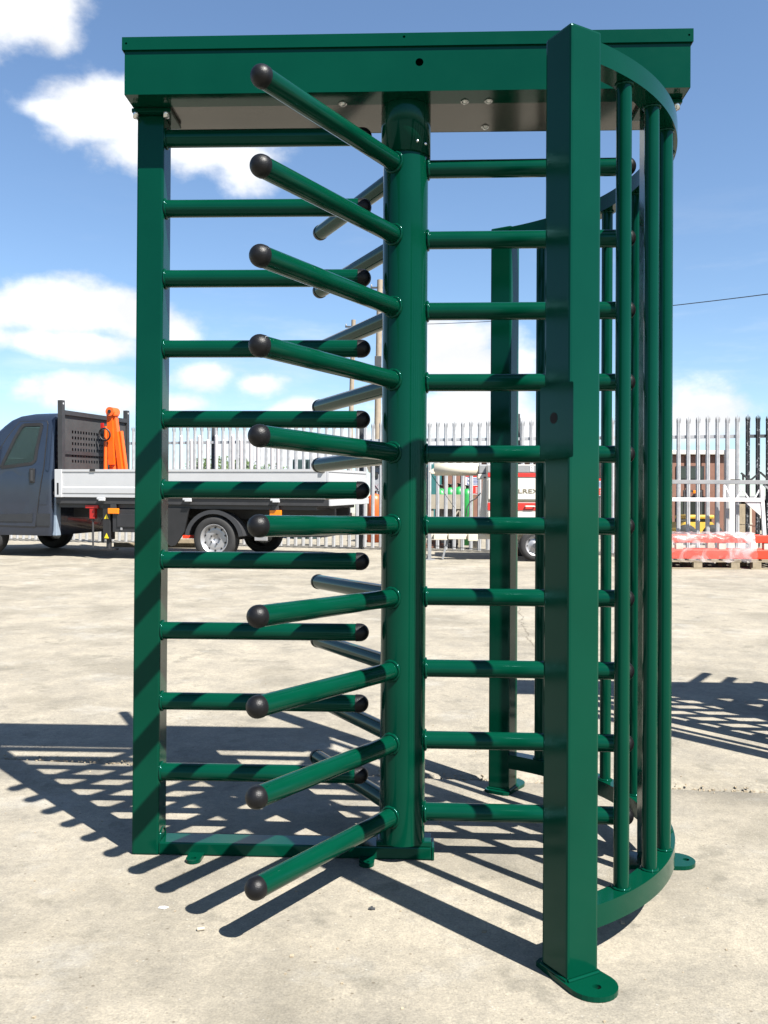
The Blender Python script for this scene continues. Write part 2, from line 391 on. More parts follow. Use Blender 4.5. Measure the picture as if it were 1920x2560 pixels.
# ------------------------------------------------------------------ turnstile
POST = .080
def make_turnstile():
    T = empty('turnstile')
    # ---- left post with beam, flange and lugs
    mb = MB(); mb.cbox((-.795, -.0204, .0), (-.715, .0596, 2.1825), .006)
    lp = mb.build('left_post', GREEN, T)
    MB().cbox((-.806, -.040, 2.183), (-.690, .078, 2.1945), .002).build('top_flange', GREEN, lp)
    for dx, dy in ((-.795, -.032), (-.705, -.032)):
        MB().lathe([(.0001, 2.168), (.009, 2.168), (.009, 2.1828)], (dx, dy, 0), n=6).build('flange_bolt', CHROME, lp)
    beam = MB(); beam.cbox((-.7145, -.0195, .002), (.086, .0590, .038), .004)
    bm_ = beam.build('base_beam', GREEN, T)
    MB().cbox((.0865, -.0205, .002), (.094, .060, .0395), .0015).build('end_plate', GREEN, bm_)
    MB().torus((-.7145, .02, .038), (1, 0, 0), .03, .003, n=20, m=6, jit=.3).build('weld', GREEN, bm_)
    for lx in (-.6, -.1):
        pts = [(lx-.022, -.02)]+[(lx+.022*math.cos(a), -.062+.022*math.sin(a)) for a in [math.pi+math.pi*k/10 for k in range(11)]]+[(lx+.022, -.02)]
        lug = plate_with_hole(pts, (lx, -.062), .0075, 0.0015, .011)
        lug.build('fixing_lug', GREEN, bm_)
    MB().cbox((-.075, -.0185, .0385), (.0855, .058, .0545), .003).build('pivot_base', GREEN, bm_)
    # ---- barrier bars fixed to the left post
    by = .006
    me_bar = MB().tube((-.716, 0, 0), (-.127, 0, 0), .0255, n=32, caps=False).torus((-.713, 0, 0), (1, 0, 0), .0265, .004, jit=.25).mesh('barrier_bar', GREEN)
    me_cap = MB().dome((-.127, 0, 0), (1, 0, 0), .0265, n=32, back=.012).mesh('end_cap', BLACKCAP)
    for i in range(10):
        z = .2386+.2093*i
        b = link('barrier_bar', me_bar, T, (0, by, z)); link('end_cap', me_cap, b)
    # ---- canopy
    x0, x1, y0, y1, zb, zt = -.8013, .792, -.116, .1495, 2.1965, 2.354
    mb = sheet_with_holes([(x0, zb), (x1, zb), (x1, zt), (x0, zt)], [((.0386, 2.278), .0112)], lambda a, b: (a, y0, b))
    th = .003
    mb.box((x0, y0+.0005, zb), (x1, y0+.078, zb+.003))                     # folded lip
    mb.box((x0, y0+.001, zb), (x0+th, y1, zt)); mb.box((x1-th, y0+.001, zb), (x1, y1, zt))
    mb.box((x0+th, y1-th, zb), (x1-th, y1, zt))
    mb.box((x0+th, y0+.035, zb+.0035), (x1-th, y0+.038, zt-.004))           # unseen panel added behind the front hole to keep it dark
    can = mb.build('canopy', GREEN, T)
    lz = 2.3217
    lid = sheet_with_holes([(x0-.0062, lz), (x1+.0062, lz), (x1+.0062, 2.3575), (x0-.0062, 2.3575)],
                           [((x0+.006, 2.340), .003), ((x1-.006, 2.340), .003), ((-.005, 2.347), .0036)], lambda a, b: (a, y0-.0062, b))
    lid.box((x0-.0062, y0-.0055, 2.3555), (x1+.0062, y1+.0062, 2.3585))
    lid.box((x0-.0062, y0-.0058, lz), (x0-.0042, y1+.0062, 2.3554)); lid.box((x1+.0042, y0-.0058, lz), (x1+.0062, y1+.0062, 2.3554))
    lid.box((x0-.004, y1+.0042, lz), (x1+.004, y1+.0062, 2.3554))
    lid.build('lid', GREEN, can)
    MB().box((x0+.0035, y0+.0785, zb+.0002), (x1-.0035, y1-.0035, zb+.0035)).build('bottom_plate', GALV, can)
    for bx_, by_ in ((.1697, -.0513), (.2379, -.0532), (.2406, .1132), (-.1829, -.0474)):
        MB().dome((bx_, by_, zb-.0008), (0, 0, -1), .0085, n=16, back=.002).torus((bx_, by_, zb-.0012), (0, 0, 1), .0105, .0018, n=18, m=6).build('dome_bolt', CHROME, can)
    # ---- rotor
    mb = MB(); mb.tube((0, 0, .055), (0, 0, 2.06), .0659, n=64)
    rotor = mb.build('rotor', GREEN, T)
    c = MB(); c.lathe([(.066, 2.052), (.0725, 2.052), (.0725, 2.1958)], n=64)
    colr = c.build('collar', GREEN, rotor)
    for a in (-62, -38, 60, 150):
        d = Vector((math.cos(R(a)), math.sin(R(a)), 0))
        MB().dome(d*.0722+Vector((0, 0, 2.078)), d, .005, n=10, m=3, back=.001).build('collar_screw', CHROME, rotor)
    zr, dz = .137, .2093
    arms = {}
    for Lr, ang in ((.6427, -.0113), (.6427, -.0113+2*math.pi/3), (.6427, -.0113-2*math.pi/3)):
        mea = MB().tube((.055, 0, 0), (Lr, 0, 0), .0255, n=32, caps=False).torus((.0665, 0, 0), (1, 0, 0), .0275, .0048, n=36, jit=.22).mesh('rotor_arm', GREEN)
        mec = MB().dome((Lr, 0, 0), (1, 0, 0), .0270, n=32, m=10, back=.008).mesh('end_cap', BLACKCAP)
        for i in range(10):
            link('rotor_arm', mea, rotor, (0, 0, zr+dz*i), (0, 0, ang)); link('end_cap', mec, rotor, (0, 0, zr+dz*i), (0, 0, ang))
    # ---- cage posts
    def post(name, px, py, h, hs=.0402, plate=True):
        a = math.atan2(py, px)
        M = Matrix.Translation((px, py, 0)) @ Matrix.Rotation(a, 4, 'Z')
        o = MB().cbox((-hs, -hs, .012), (hs, hs, h), .006, M).build(name, GREEN, T)
        if plate:
            pts = [(-.058, -.046), (.072, -.054)]+[(.072+.054*math.cos(t), .054*math.sin(t)) for t in [-math.pi/2+math.pi*k/14 for k in range(1, 14)]]+[(.072, .054), (-.058, .046), (-.066, .03), (-.066, -.03)]
            pl = plate_with_hole(pts, (.086, 0), .0095, .001, .0118)
            pl.v = [M@v for v in pl.v]; pl.build('foot_plate', GREEN, o)
            w = MB()
            for k in range(4):
                rr = Matrix.Rotation(k*math.pi/2, 4, 'Z')
                w.tube(M@rr@Vector((hs+.0018, -hs, .0135)), M@rr@Vector((hs+.0018, hs, .0135)), .0038, n=8)
            w.build('weld', GREEN, o)
        return o, M
    fp, Mf = post('front_post', .378, -.6324, 2.059, .0428)
    bp, Mb = post('back_post', .3579, .6597, 2.059)
    # lock keep plate on the passage side of the front post
    kp = sheet_with_holes([(-.044, 1.125), (.066, 1.125), (.066, 1.285), (-.044, 1.285)], [((.003, 1.213), .0125)], lambda a, b: (a, -.0530, b), rnd=.006)
    kp.box((-.0436, -.0527, 1.131), (.0655, -.0500, 1.279)); kp.box((-.0395, -.0499, 1.128), (.0385, -.0431, 1.282))
    kp.v = [Mf@v for v in kp.v]; kpo = kp.build('keep_plate', GREEN, fp)
    bore = MB().tube((.003, -.0537, 1.213), (.003, -.0500, 1.213), .0120, n=24); bore.v = [Mf@v for v in bore.v]; bore.build('bore_dark_disc', DARKHOLE, kpo)  # black disc stands in for the shade inside the bore
    # right post under the canopy end
    rp = MB().cbox((.690, -.040, .012), (.745, .040, 2.1825), .006).build('right_post', GREEN, T)
    MB().cbox((.672, -.058, 2.183), (.788, .058, 2.1945), .002).build('top_flange', GREEN, rp)
    for dy in (-.046, .046):
        MB().lathe([(.0001, 2.168), (.009, 2.168), (.009, 2.1828)], (.775, dy, 0), n=6).build('flange_bolt', CHROME, rp)
    pts = [(.640, -.052), (.795, -.052)]+[(.795+.052*math.cos(t), .052*math.sin(t)) for t in [-math.pi/2+math.pi*k/14 for k in range(1, 14)]]+[(.795, .052), (.640, .052)]
    plate_with_hole(pts, (.822, 0), .0095, .001, .0118).build('foot_plate', GREEN, rp)
    # ---- rings and bars
    a0, a1 = math.atan2(-.6324, .378)+.055, math.atan2(.6597, .3579)-.055
    for nm, z0, z1 in (('bottom_ring', .094, .144), ('top_ring', 2.004, 2.0525)):
        for sa, sb in ((a0, -.0545), (.0545, a1)):
            n = 36; vs = []
            for i in range(n+1):
                a = sa+(sb-sa)*i/n
                for r_, z in ((.709, z0), (.759, z0), (.759, z1), (.709, z1)): vs.append((r_*math.cos(a), r_*math.sin(a), z))
            fs = []
            for k in range(4):
                mb = None
            mb = MB()
            for k in range(4):
                mb.add(vs, [(i*4+k, i*4+(k+1) % 4, (i+1)*4+(k+1) % 4, (i+1)*4+k) for i in range(n)], True)
            mb.add(vs, [(0, 1, 2, 3), (n*4+3, n*4+2, n*4+1, n*4)])
            mb.build(nm, GREEN, T)
    mev = MB().tube((0, 0, .143), (0, 0, 2.006), .0178, n=24, caps=False).torus((0, 0, .1455), (0, 0, 1), .0185, .0035, jit=.3).torus((0, 0, 2.0025), (0, 0, 1), .0185, .0035, jit=.3).mesh('cage_bar', GREEN)
    for a in (-45.5, -34.0, -22.3, -10.8, 13.4, 26.2, 38.3, 49.5):
        link('cage_bar', mev, T, (.734*math.cos(R(a)), .734*math.sin(R(a)), 0))
    return T
def sheet_with_holes(outer, holes, fn, rnd=0):
    bm = bmesh.new()
    def loop(pts):
        vs = [bm.verts.new((p[0], p[1], 0)) for p in pts]
        for i in range(len(vs)): bm.edges.new((vs[i], vs[(i+1) % len(vs)]))
    if rnd:
        q = []
        n = len(outer)
        for i, p in enumerate(outer):
            p = Vector(p); a = (Vector(outer[i-1])-p).normalized(); b = (Vector(outer[(i+1) % n])-p).normalized()
            for k in range(5):
                t = k/4; q.append(p+a*rnd*(1-t)**2+b*rnd*t**2)
        outer = q
    loop(outer)
    for (c, r) in holes: loop([(c[0]+r*math.cos(2*math.pi*k/20), c[1]+r*math.sin(2*math.pi*k/20)) for k in range(20)])
    bmesh.ops.triangle_fill(bm, use_beauty=True, edges=bm.edges[:])
    bm.verts.index_update()
    mb = MB(); mb.add([fn(v.co.x, v.co.y) for v in bm.verts], [[v.index for v in f.verts] for f in bm.faces]); bm.free()
    return mb
def plate_with_hole(pts, hc, hr, z0, z1):
    mb = sheet_with_holes(pts, [(hc, hr)], lambda a, b: (a, b, z1))
    lo = sheet_with_holes(pts, [(hc, hr)], lambda a, b: (a, b, z0)); mb.add(lo.v, lo.f)
    n = len(pts); vs = [(p[0], p[1], z0) for p in pts]+[(p[0], p[1], z1) for p in pts]
    mb.add(vs, [(i, (i+1) % n, n+(i+1) % n, n+i) for i in range(n)])
    hp = [(hc[0]+hr*math.cos(2*math.pi*k/20), hc[1]+hr*math.sin(2*math.pi*k/20)) for k in range(20)]
    vs = [(p[0], p[1], z0) for p in hp]+[(p[0], p[1], z1) for p in hp]
    mb.add(vs, [(i, (i+1) % 20, 20+(i+1) % 20, 20+i) for i in range(20)], True)
    return mb
turn = make_turnstile()
tag(turn, 'glossy green full-height turnstile with black-capped arms standing in front of the truck', 'turnstile', 'green turnstiles in the yard')
turn2 = copy_tree(turn)
turn2.location = (2.52, 1.12, gz(1.12)); turn2.rotation_euler = (0, 0, math.pi)
turn2['label'] = 'second green full-height turnstile beyond the right edge that casts the barred shadow there'

# ------------------------------------------------------------------ truck
def make_truck():
    yaw, tilt = -.214, .036
    ax = Vector((math.cos(yaw), math.sin(yaw), math.sin(yaw)*tilt)).normalized()
    ay = Vector((-math.sin(yaw), math.cos(yaw), math.cos(yaw)*tilt)).normalized()
    az = ax.cross(ay).normalized(); ay = az.cross(ax)
    T = empty('dropside_truck')
    M = Matrix((ax, ay, az)).transposed().to_4x4(); M.translation = (-5.614, 10.878, gz(10.878))
    T.matrix_world = M
    LB, WB, ZF, HS = 4.478, 2.079, .953, .431
    blue = mat('truck_blue_paint', (.017, .024, .041), .25, metal=.3, var=.08, coat=.5)
    alu = mat('dropside_aluminium', (.37, .375, .385), .42, metal=.15, var=.05, vscale=2)
    dark = mat('dark_grey_steel', (.022, .022, .024), .5, var=.2)
    black = mat('black_plastic', (.009, .009, .010), .55, var=.2)
    rubber = mat('tyre_rubber', (.012, .012, .0125), .8, var=.3, vscale=20, bump=.4, bscale=90)
    rim = mat('silver_rim', (.30, .30, .31), .35, metal=.5, var=.1)
    orange = mat('crane_orange', (.62, .085, .006), .35, var=.08, coat=.3)
    amber = mat('amber_lens', (.62, .16, .005), .2, var=.05)
    red = mat('red_paint', (.30, .008, .006), .45, var=.15)
    yellow = mat('yellow_sticker', (.55, .42, .01), .5, var=.05)
    glass = MATS.get('cab_glass')
    if glass is None:
        m, N, L, p = nodes_of('cab_glass'); p.inputs['Base Color'].default_value = (.07, .11, .11, 1); p.inputs['Roughness'].default_value = .03
        p.inputs['Transmission Weight'].default_value = .75; p.inputs['IOR'].default_value = 1.1; p.inputs['Specular IOR Level'].default_value = .8
        MATS['cab_glass'] = glass = m
    # --- chassis
    mb = MB()
    for v in (.62, 1.36): mb.box((-1.6, v, .62), (LB-.1, v+.08, .80))
    for u in (.3, 1.2, 2.1, 3.2, 4.1): mb.box((u, .70, .66), (u+.08, 1.36, .76))
    mb.box((.0, .03, ZF-.10), (LB, .06, ZF-.012)); mb.box((.0, WB-.06, ZF-.10), (LB, WB-.03, ZF-.012)); mb.box((LB-.05, .061, ZF-.10), (LB-.01, WB-.061, ZF-.012))
    for i in range(8): mb.box((.2+i*.58, .061, ZF-.09), (.26+i*.58, WB-.061, ZF-.02))
    mb.tube((wu_ := 2.682, .2, .342), (2.682, WB-.2, .342), .06, n=12)
    mb.box((1.5, .75, .35), (3.9, 1.3, .60)); mb.box((.02, .08, .79), (LB-.2, WB-.08, ZF-.105))  # last box: dark filler added to stop light leaking under the bed
    mb.build('chassis', dark, T)
    MB().box((0.0, .04, ZF-.011), (LB, WB-.04, ZF+.03)).build('bed_floor', mat('bed_plywood', (.06, .045, .035), .8), T)
    # --- dropside boards, extruded section with folded ribs
    def board(p0, p1, out):
        """section runs from p0 to p1; out = outward direction"""
        prof = [(0, 0), (.022, 0), (.022, .055), (.030, .065), (.030, .145), (.020, .165), (.020, .385), (.030, .395), (.030, .431), (0, .431)]
        p0, p1, out = Vector(p0), Vector(p1), Vector(out); n = len(prof); mb = MB()
        vs = [p0+out*a+Vector((0, 0, b)) for a, b in prof]+[p1+out*a+Vector((0, 0, b)) for a, b in prof]
        mb.add(vs, [list(range(n))[::-1], list(range(n, 2*n))]+[(i, (i+1) % n, n+(i+1) % n, n+i) for i in range(n)])
        return mb
    sb = board((.13, .03, ZF), (LB-.05, .03, ZF), (0, -1, 0)).build('side_board', alu, T)
    board((.13, WB-.03, ZF), (LB-.05, WB-.03, ZF), (0, 1, 0)).build('side_board', alu, T)
    board((LB-.03, .05, ZF), (LB-.03, WB-.05, ZF), (1, 0, 0)).build('tail_board', alu, T)
    for v0, v1 in ((-.012, .05), (WB-.05, WB+.012)):
        c = MB().cbox((0, v0, ZF-.005), (.128, v1, ZF+HS), .008).build('corner_post', alu, T)
        MB().box((.045, v0-.003 if v0 < 1 else v1-.01, ZF+.04), (.075, v0+.01 if v0 < 1 else v1+.003, ZF+.22)).build('slot', black, c)
    for u in (.75, 2.2, 3.6):
        MB().cbox((u, -.03, ZF-.035), (u+.13, .0295, ZF-.002), .008).cbox((u+.04, -.045, ZF-.055), (u+.15, -.02, ZF-.03), .006).build('hinge', alu, T)
    MB().box((.62, -.008, ZF+HS-.03), (.71, .045, ZF+HS+.004)).build('catch', black, sb)
    for u in (LB-.12,): MB().cbox((u, -.02, ZF+HS-.05), (u+.05, .03, ZF+HS+.004), .004).build('catch', black, sb)
    # --- headboard
    hb = MB(); zt = ZF+HS
    for v in (.05, WB-.13):
        hb.bar((.06, v+.04, ZF+.03), (.06, v+.04, zt+1.08), .075, .08, (0, 1, 0))
    hb.box((.03, .13, zt+.86), (.10, WB-.13, zt+.93))
    hb.box((.03, .13, zt+.24), (.09, WB-.13, zt+.30))
    H = hb.build('headboard', dark, T)
    pan = MB(); nu, nz = 48, 26; x_0, x_1, z_0, z_1 = .13, WB-.13, zt-.35, zt+.86
    dv, dz = (x_1-x_0)/nu, (z_1-z_0)/nz
    def keep(i, j):
        zz = (z_0+(j+.5)*dz-zt); t = (i+.5)/nu
        if .12 < zz < .62 and .10 < t < .92 and j % 2 == 0 and i % 2 == 0: return not (.24 < zz < .30)and False
        return True
    for i in range(nu):
        for j in range(nz):
            if keep(i, j):
                a = x_0+i*dv; b = z_0+j*dz
                pan.add([(.065, a, b), (.065, a+dv, b), (.065, a+dv, b+dz), (.065, a, b+dz)], [(0, 1, 2, 3)])
    pan.build('perforated_panel', mat('panel_grey_steel', (.030, .030, .031), .6, var=.15), H)
    for v in (.09, WB-.09):
        MB().tube((.025, v, zt+1.03), (.099, v, zt+1.03), .016, n=12).build('eye', alu, H)
    # --- cab: lofted plan outlines
    lev = [(.34, -2.18, -.12, .985), (.42, -2.25, -.10, 1.0), (.62, -2.28, -.09, 1.005), (.86, -2.26, -.085, 1.01), (1.04, -2.18, -.085, 1.005), (1.20, -1.98, -.085, 1.0),
           (1.36, -1.80, -.085, .985), (1.55, -1.63, -.085, .96), (1.75, -1.45, -.085, .935), (1.95, -1.25, -.085, .91), (2.08, -1.10, -.09, .89), (2.17, -.98, -.095, .87), (2.235, -.82, -.105, .83), (2.275, -.62, -.13, .76), (2.292, -.44, -.18, .64)]
    def hwat(z):
        for (a, b) in zip(lev, lev[1:]):
            if a[0] <= z <= b[0]:
                t = (z-a[0])/(b[0]-a[0]); return a[3]+(b[3]-a[3])*t
        return lev[-1][3]
    vc = WB/2
    def outline(u0, u1, hw, rf=.16, rb=.06, n=7):
        pts = []
        for (cu, cv, rr, a0) in ((u1-rb, -hw+rb, rb, -90), (u1-rb, hw-rb, rb, 0), (u0+rf, hw-rf, rf, 90), (u0+rf, -hw+rf, rf, 180)):
            seg = []
            for k in range(n):
                a = R(a0+90*k/(n-1)); seg.append((cu+rr*math.cos(a), cv+rr*math.sin(a)))
            if a0 in (90, -90):                               # long side before this corner gets extra points
                pass
            pts += seg
        return pts
    SUB = 24
    def dense(pts):
        # order: 0-6 rear/near corner, 7-13 rear/far, 14-20 front/far, 21-27 front/near; long sides are 13->14 and 27->0
        q = pts[:14]+[(pts[13][0]+(pts[14][0]-pts[13][0])*k/SUB, pts[13][1]+(pts[14][1]-pts[13][1])*k/SUB) for k in range(1, SUB)]+pts[14:]
        return q+[(pts[27][0]+(pts[0][0]-pts[27][0])*k/SUB, pts[27][1]+(pts[0][1]-pts[27][1])*k/SUB) for k in range(1, SUB)]
    vs = []; n = 28+2*(SUB-1)
    for (z, u0, u1, hw) in lev: vs += [(a, vc+b, z) for a, b in dense(outline(u0, u1, hw, .16 if z < 2.2 else .12))]
    fs = [(k*n+i, k*n+(i+1) % n, (k+1)*n+(i+1) % n, (k+1)*n+i) for k in range(len(lev)-1) for i in range(n)]
    def in_glass(f):
        c = sum((Vector(vs[i]) for i in f), Vector())/4
        if abs(c.y-vc) > .6 and 1.42 < c.z < 2.10 and c.x < -.33 and c.x > -1.02+(c.z-1.42)*.62: return True       # side windows
        return abs(c.y-vc) < .74 and 1.52 < c.z < 2.05 and c.x < -.9                                                # windscreen
    fs = [f for f in fs if not in_glass(f)]
    mb = MB(); mb.add(vs, fs, True); mb.add(vs, [list(range(n))[::-1], list(range((len(lev)-1)*n, len(lev)*n))], True)
    cab = mb.build('cab', blue, T)
    def skin(u, z, off): return Vector((u, vc-hwat(z)-off, z))
    def skin_far(u, z, off): return Vector((u, vc+hwat(z)+off, z))
    def patch(poly, off, m, name, par, th=.006, sub=8, sk=skin):
        """polygon in (u,z) wrapped on the cab side: rows between left and right chains"""
        left, right = poly; mb = MB(); vs = []
        for k in range(sub+1):
            t = k/sub
            def interp(ch):
                s_ = t*(len(ch)-1); i = min(int(s_), len(ch)-2); f = s_-i
                return (ch[i][0]+(ch[i+1][0]-ch[i][0])*f, ch[i][1]+(ch[i+1][1]-ch[i][1])*f)
            a, b = interp(left), interp(right)
            for w in (0, .25, .5, .75, 1):
                u, z = a[0]+(b[0]-a[0])*w, a[1]+(b[1]-a[1])*w
                vs.append(sk(u, z, off))
        nn = len(vs)
        fs = [(k*5+j, k*5+j+1, (k+1)*5+j+1, (k+1)*5+j) for k in range(sub) for j in range(4)]
        vs2 = [sk(v.x, v.z, off-th) for v in vs]
        mb.add(vs, fs, True); mb.add(vs2, fs, True)
        rim_ = [j for j in range(5)]+[k*5+4 for k in range(1, sub+1)]+[sub*5+j for j in (3, 2, 1, 0)]+[k*5 for k in range(sub-1, 0, -1)]
        al = vs+vs2; mb.add(al, [(rim_[i], rim_[(i+1) % len(rim_)], nn+rim_[(i+1) % len(rim_)], nn+rim_[i]) for i in range(len(rim_))])
        return mb.build(name, m, par)
    for sk_ in (skin, skin_far):
        def dens(poly, k=6): return [(p[0]+(q[0]-p[0])*i/k, p[1]+(q[1]-p[1])*i/k) for p, q in zip(poly, poly[1:]+poly[:1]) for i in range(k)]
        dpoly = dens([(-1.42, .50), (-.38, .48), (-.34, .70), (-.30, 1.0), (-.24, 1.40), (-.225, 1.88), (-.225, 2.10), (-.25, 2.15), (-.74, 2.15), (-.96, 1.88), (-1.25, 1.42), (-1.40, 1.0)])
        wpoly = dens([(-1.02, 1.415), (-.46, 1.475), (-.40, 1.52), (-.385, 1.70), (-.325, 2.07), (-.35, 2.10), (-.655, 2.09), (-.70, 2.05), (-.80, 1.88)])
        qpoly = dens([(-1.28, 1.41), (-1.13, 1.415), (-.97, 1.68)])
        def polysheet(outer, holes, off):
            bm = bmesh.new()
            for lp_ in [outer]+holes:
                vv = [bm.verts.new((p[0], p[1], 0)) for p in lp_]
                for i in range(len(vv)): bm.edges.new((vv[i], vv[(i+1) % len(vv)]))
            bmesh.ops.triangle_fill(bm, use_beauty=True, edges=bm.edges[:]); bm.verts.index_update()
            r_ = ([sk_(v.co.x, v.co.y, off) for v in bm.verts], [[v.index for v in f.verts] for f in bm.faces]); bm.free(); return r_
        dm = MB(); dm.add(*polysheet(dpoly, [wpoly], .007), True)
        e0 = [sk_(u, z, .007) for u, z in dpoly]; e1 = [sk_(u, z, -.004) for u, z in dpoly]; kk = len(e0)
        dm.add(e0+e1, [(i, (i+1) % kk, kk+(i+1) % kk, kk+i) for i in range(kk)])
        door = dm.build('door', blue, cab)
        sm_ = MB()
        for p, q in zip(wpoly, wpoly[1:]+wpoly[:1]): sm_.bar(sk_(p[0], p[1], .009), sk_(q[0], q[1], .009), .05, .012, (0, 1, 0))
        sm_.build('window_seal', black, door)
        gp = MB(); gp.add(*polysheet(wpoly, [], .004), True); gp.add(*polysheet(wpoly, [], .0005), True); gp.build('window_pane', glass, door)
        gl = MB()
        e0 = [sk_(u, z, .010) for u, z in dpoly]
        gl2 = MB()
        for i in range(len(dpoly)):
            gl2.bar(sk_(*dpoly[i], .0035), sk_(*dpoly[(i+1) % len(dpoly)], .0035), .014, .008, (0, 1, 0))
        gl2.build('shut_line', black, door)
        h = MB()
        s_ = -1 if sk_ is skin else 1
        for zz in (1.21, 1.25, 1.29, 1.33, 1.37): pass
        p = sk_(-.435, 1.28, .012)
        h.cbox((p.x-.045, p.y-.014, 1.17), (p.x+.045, p.y+.014, 1.40), .02).build('door_handle', black, door)
        h2 = MB(); h2.cbox((p.x-.02, p.y+s_*.014-.006, 1.20), (p.x+.02, p.y+s_*.014+.008, 1.37), .007).build('door_pull', mat('grey_plastic', (.03, .03, .032), .5), door)
        patch(([(-.30, .83), (-.30, .98)], [(-.165, .83), (-.165, .98)]), .004, blue, 'fuel_flap', cab, .008, 3, sk_)
        patch(([(-1.3, .56), (-1.3, .66)], [(-.425, .56), (-.42, .69)]), .016, mat('grey_moulding', (.016, .018, .022), .5), 'sill_moulding', door, .008, 3, sk_)
        patch(([(-.36, .50), (-.34, .69)], [(-.115, .50), (-.115, .69)]), .012, mat('grey_moulding', (.016, .018, .022), .5), 'sill_moulding', cab, .01, 3, sk_)
        patch(([(-.195, 1.38), (-.185, 2.02)], [(-.145, 1.36), (-.135, 2.04)]), .012, blue, 'pillar_rib', cab, .012, 6, sk_)
        # mirror
        q = sk_(-1.22, 1.5, .0)
        MB().cbox((q.x-.06, q.y+s_*.05-.06, 1.42), (q.x+.06, q.y+s_*.20+.05, 1.80), .03).build('door_mirror', black, cab)
    for v in (.42, 1.28): MB().cbox((-.62, v, .75), (-.34, v+.46, 1.62), .06).cbox((-.52, v+.12, 1.621), (-.40, v+.34, 1.82), .05).build('seat', black, cab)
    MB().torus((-1.12, .62, 1.38), (-.8, 0, .6), .19, .018, n=24).build('steering_wheel', black, cab)
    MB().cbox((-1.62, .12, .9), (-1.28, WB-.12, 1.36), .05).build('dashboard', black, cab)
    MB().add([(-1.52, vc-.78, 1.56), (-1.52, vc+.78, 1.56), (-.96, vc+.70, 2.06), (-.96, vc-.70, 2.06)], [(0, 1, 2, 3)]).build('windscreen', glass, cab)
    for s_ in (-1, 1):
        MB().cbox((-2.22, vc+s_*.72-.15, .86), (-1.98, vc+s_*.72+.15, 1.08), .05).build('headlight', mat('lamp_clear', (.6, .6, .62), .1), cab)
    MB().cbox((-2.36, .06, .36), (-2.22, WB-.06, .62), .05).build('front_bumper', black, cab)
    MB().cbox((-.12, .10, .34), (-.05, .22, .95), .01).build('flap', mat('pale_strip', (.16, .2, .25), .4), cab)
    # --- wheels
    wr, ww = .342, .21
    def wheel(u, v, s_):
        w = empty_child('wheel', T, (u, v, wr))
        prof = [(.215, -.09), (.24, -.105), (.30, -.108), (.332, -.09), (.342, -.06), (.342, .06), (.332, .09), (.30, .108), (.24, .105), (.215, .09)]
        t = MB().lathe(prof, (0, 0, 0), (0, 1, 0), 40)
        for g in (-.035, 0, .035): t.torus((0, g, 0), (0, 1, 0), .3415, .003, n=40, m=4)
        t.build('tyre', rubber, w)
        o = -s_
        rm = MB().lathe([(.001, o*.030), (.055, o*.035), (.06, o*.045), (.09, o*.050), (.125, o*.048), (.16, o*.052), (.185, o*.04), (.19, o*.06), (.215, o*.095), (.225, o*.10), (.222, o*.08)], (0, 0, 0), (0, -1, 0), 40)
        rim_o = rm.build('rim', rim, w)
        hm = MB().tube((0, s_*.0485, 0), (0, s_*.0545, 0), .0145, n=12).mesh('vent_hole', black)
        nm_ = MB().tube((0, s_*.045, 0), (0, s_*.067, 0), .013, n=6).mesh('wheel_nut', dark)
        for k in range(10):
            a = 2*math.pi*(k+.5)/10; link('vent_hole', hm, w, (.17*math.cos(a), 0, .17*math.sin(a)))
        for k in range(5):
            a = 2*math.pi*k/5; link('wheel_nut', nm_, w, (.075*math.cos(a), 0, .075*math.sin(a)))
        return w
    wheel(2.682, .13, -1); wheel(2.682, WB-.13, 1); wheel(2.682-4.035, .16, -1); wheel(2.682-4.035, WB-.16, 1)
    # --- mudguards
    for v0, v1 in ((.02, .27), (WB-.27, WB-.02)):
        arc = MB(); nn = 16; vs = []
        for k in range(nn+1):
            a = R(8+164*k/nn)
            for r_, v in ((.43, v0), (.43, v1), (.405, v1), (.405, v0)): vs.append((2.682+r_*1.06*math.cos(a), v, .335+r_*math.sin(a)))
        for k in range(4): arc.add(vs, [(i*4+k, i*4+(k+1) % 4, (i+1)*4+(k+1) % 4, (i+1)*4+k) for i in range(nn)], True)
        lip = v0-.004 if v0 < 1 else v1
        vs = []
        for k in range(nn+1):
            a = R(8+164*k/nn)
            for r_ in (.385, .445): vs.append((2.682+r_*1.06*math.cos(a), lip, .335+r_*math.sin(a)))
        arc.add(vs, [(2*i, 2*i+1, 2*i+3, 2*i+2) for i in range(nn)], True)
        arc.add([(v[0], v[1]+.012, v[2]) for v in vs], [(2*i, 2*i+1, 2*i+3, 2*i+2) for i in range(nn)], True)
        arc.build('mudguard', mat('mudguard_grey', (.020, .021, .024), .55), T)
    MB().prism([(1.60, .80), (2.28, .80), (2.20, .44), (2.06, .24), (1.98, .22), (1.90, .28), (1.78, .36), (1.60, .56)], -.05, -.02, Matrix(((1, 0, 0, 0), (0, 0, -1, 0), (0, 1, 0, 0), (0, 0, 0, 1)))).build('side_skirt', black, T)
    # --- tool box, stabiliser, lights
    tb = MB().prism([(.05, .42), (.50, .42), (.56, .46), (.56, .74), (.50, .80), (.10, .80), (.05, .76)], .98, 1.82, Matrix(((0, 0, 1, 0), (1, 0, 0, 0), (0, 1, 0, 0), (0, 0, 0, 1)))).build('tool_box', mat('tool_box_black', (.014, .014, .016), .5, var=.2), T)
    MB().cbox((1.06, .035, .50), (1.60, .049, .70), .006).build('box_lid', mat('tool_box_black', (.014, .014, .016), .5), tb)
    for u in (1.12, 1.55): MB().cbox((u, .03, .45), (u+.03, .049, .49), .004).build('box_catch', rim, tb)
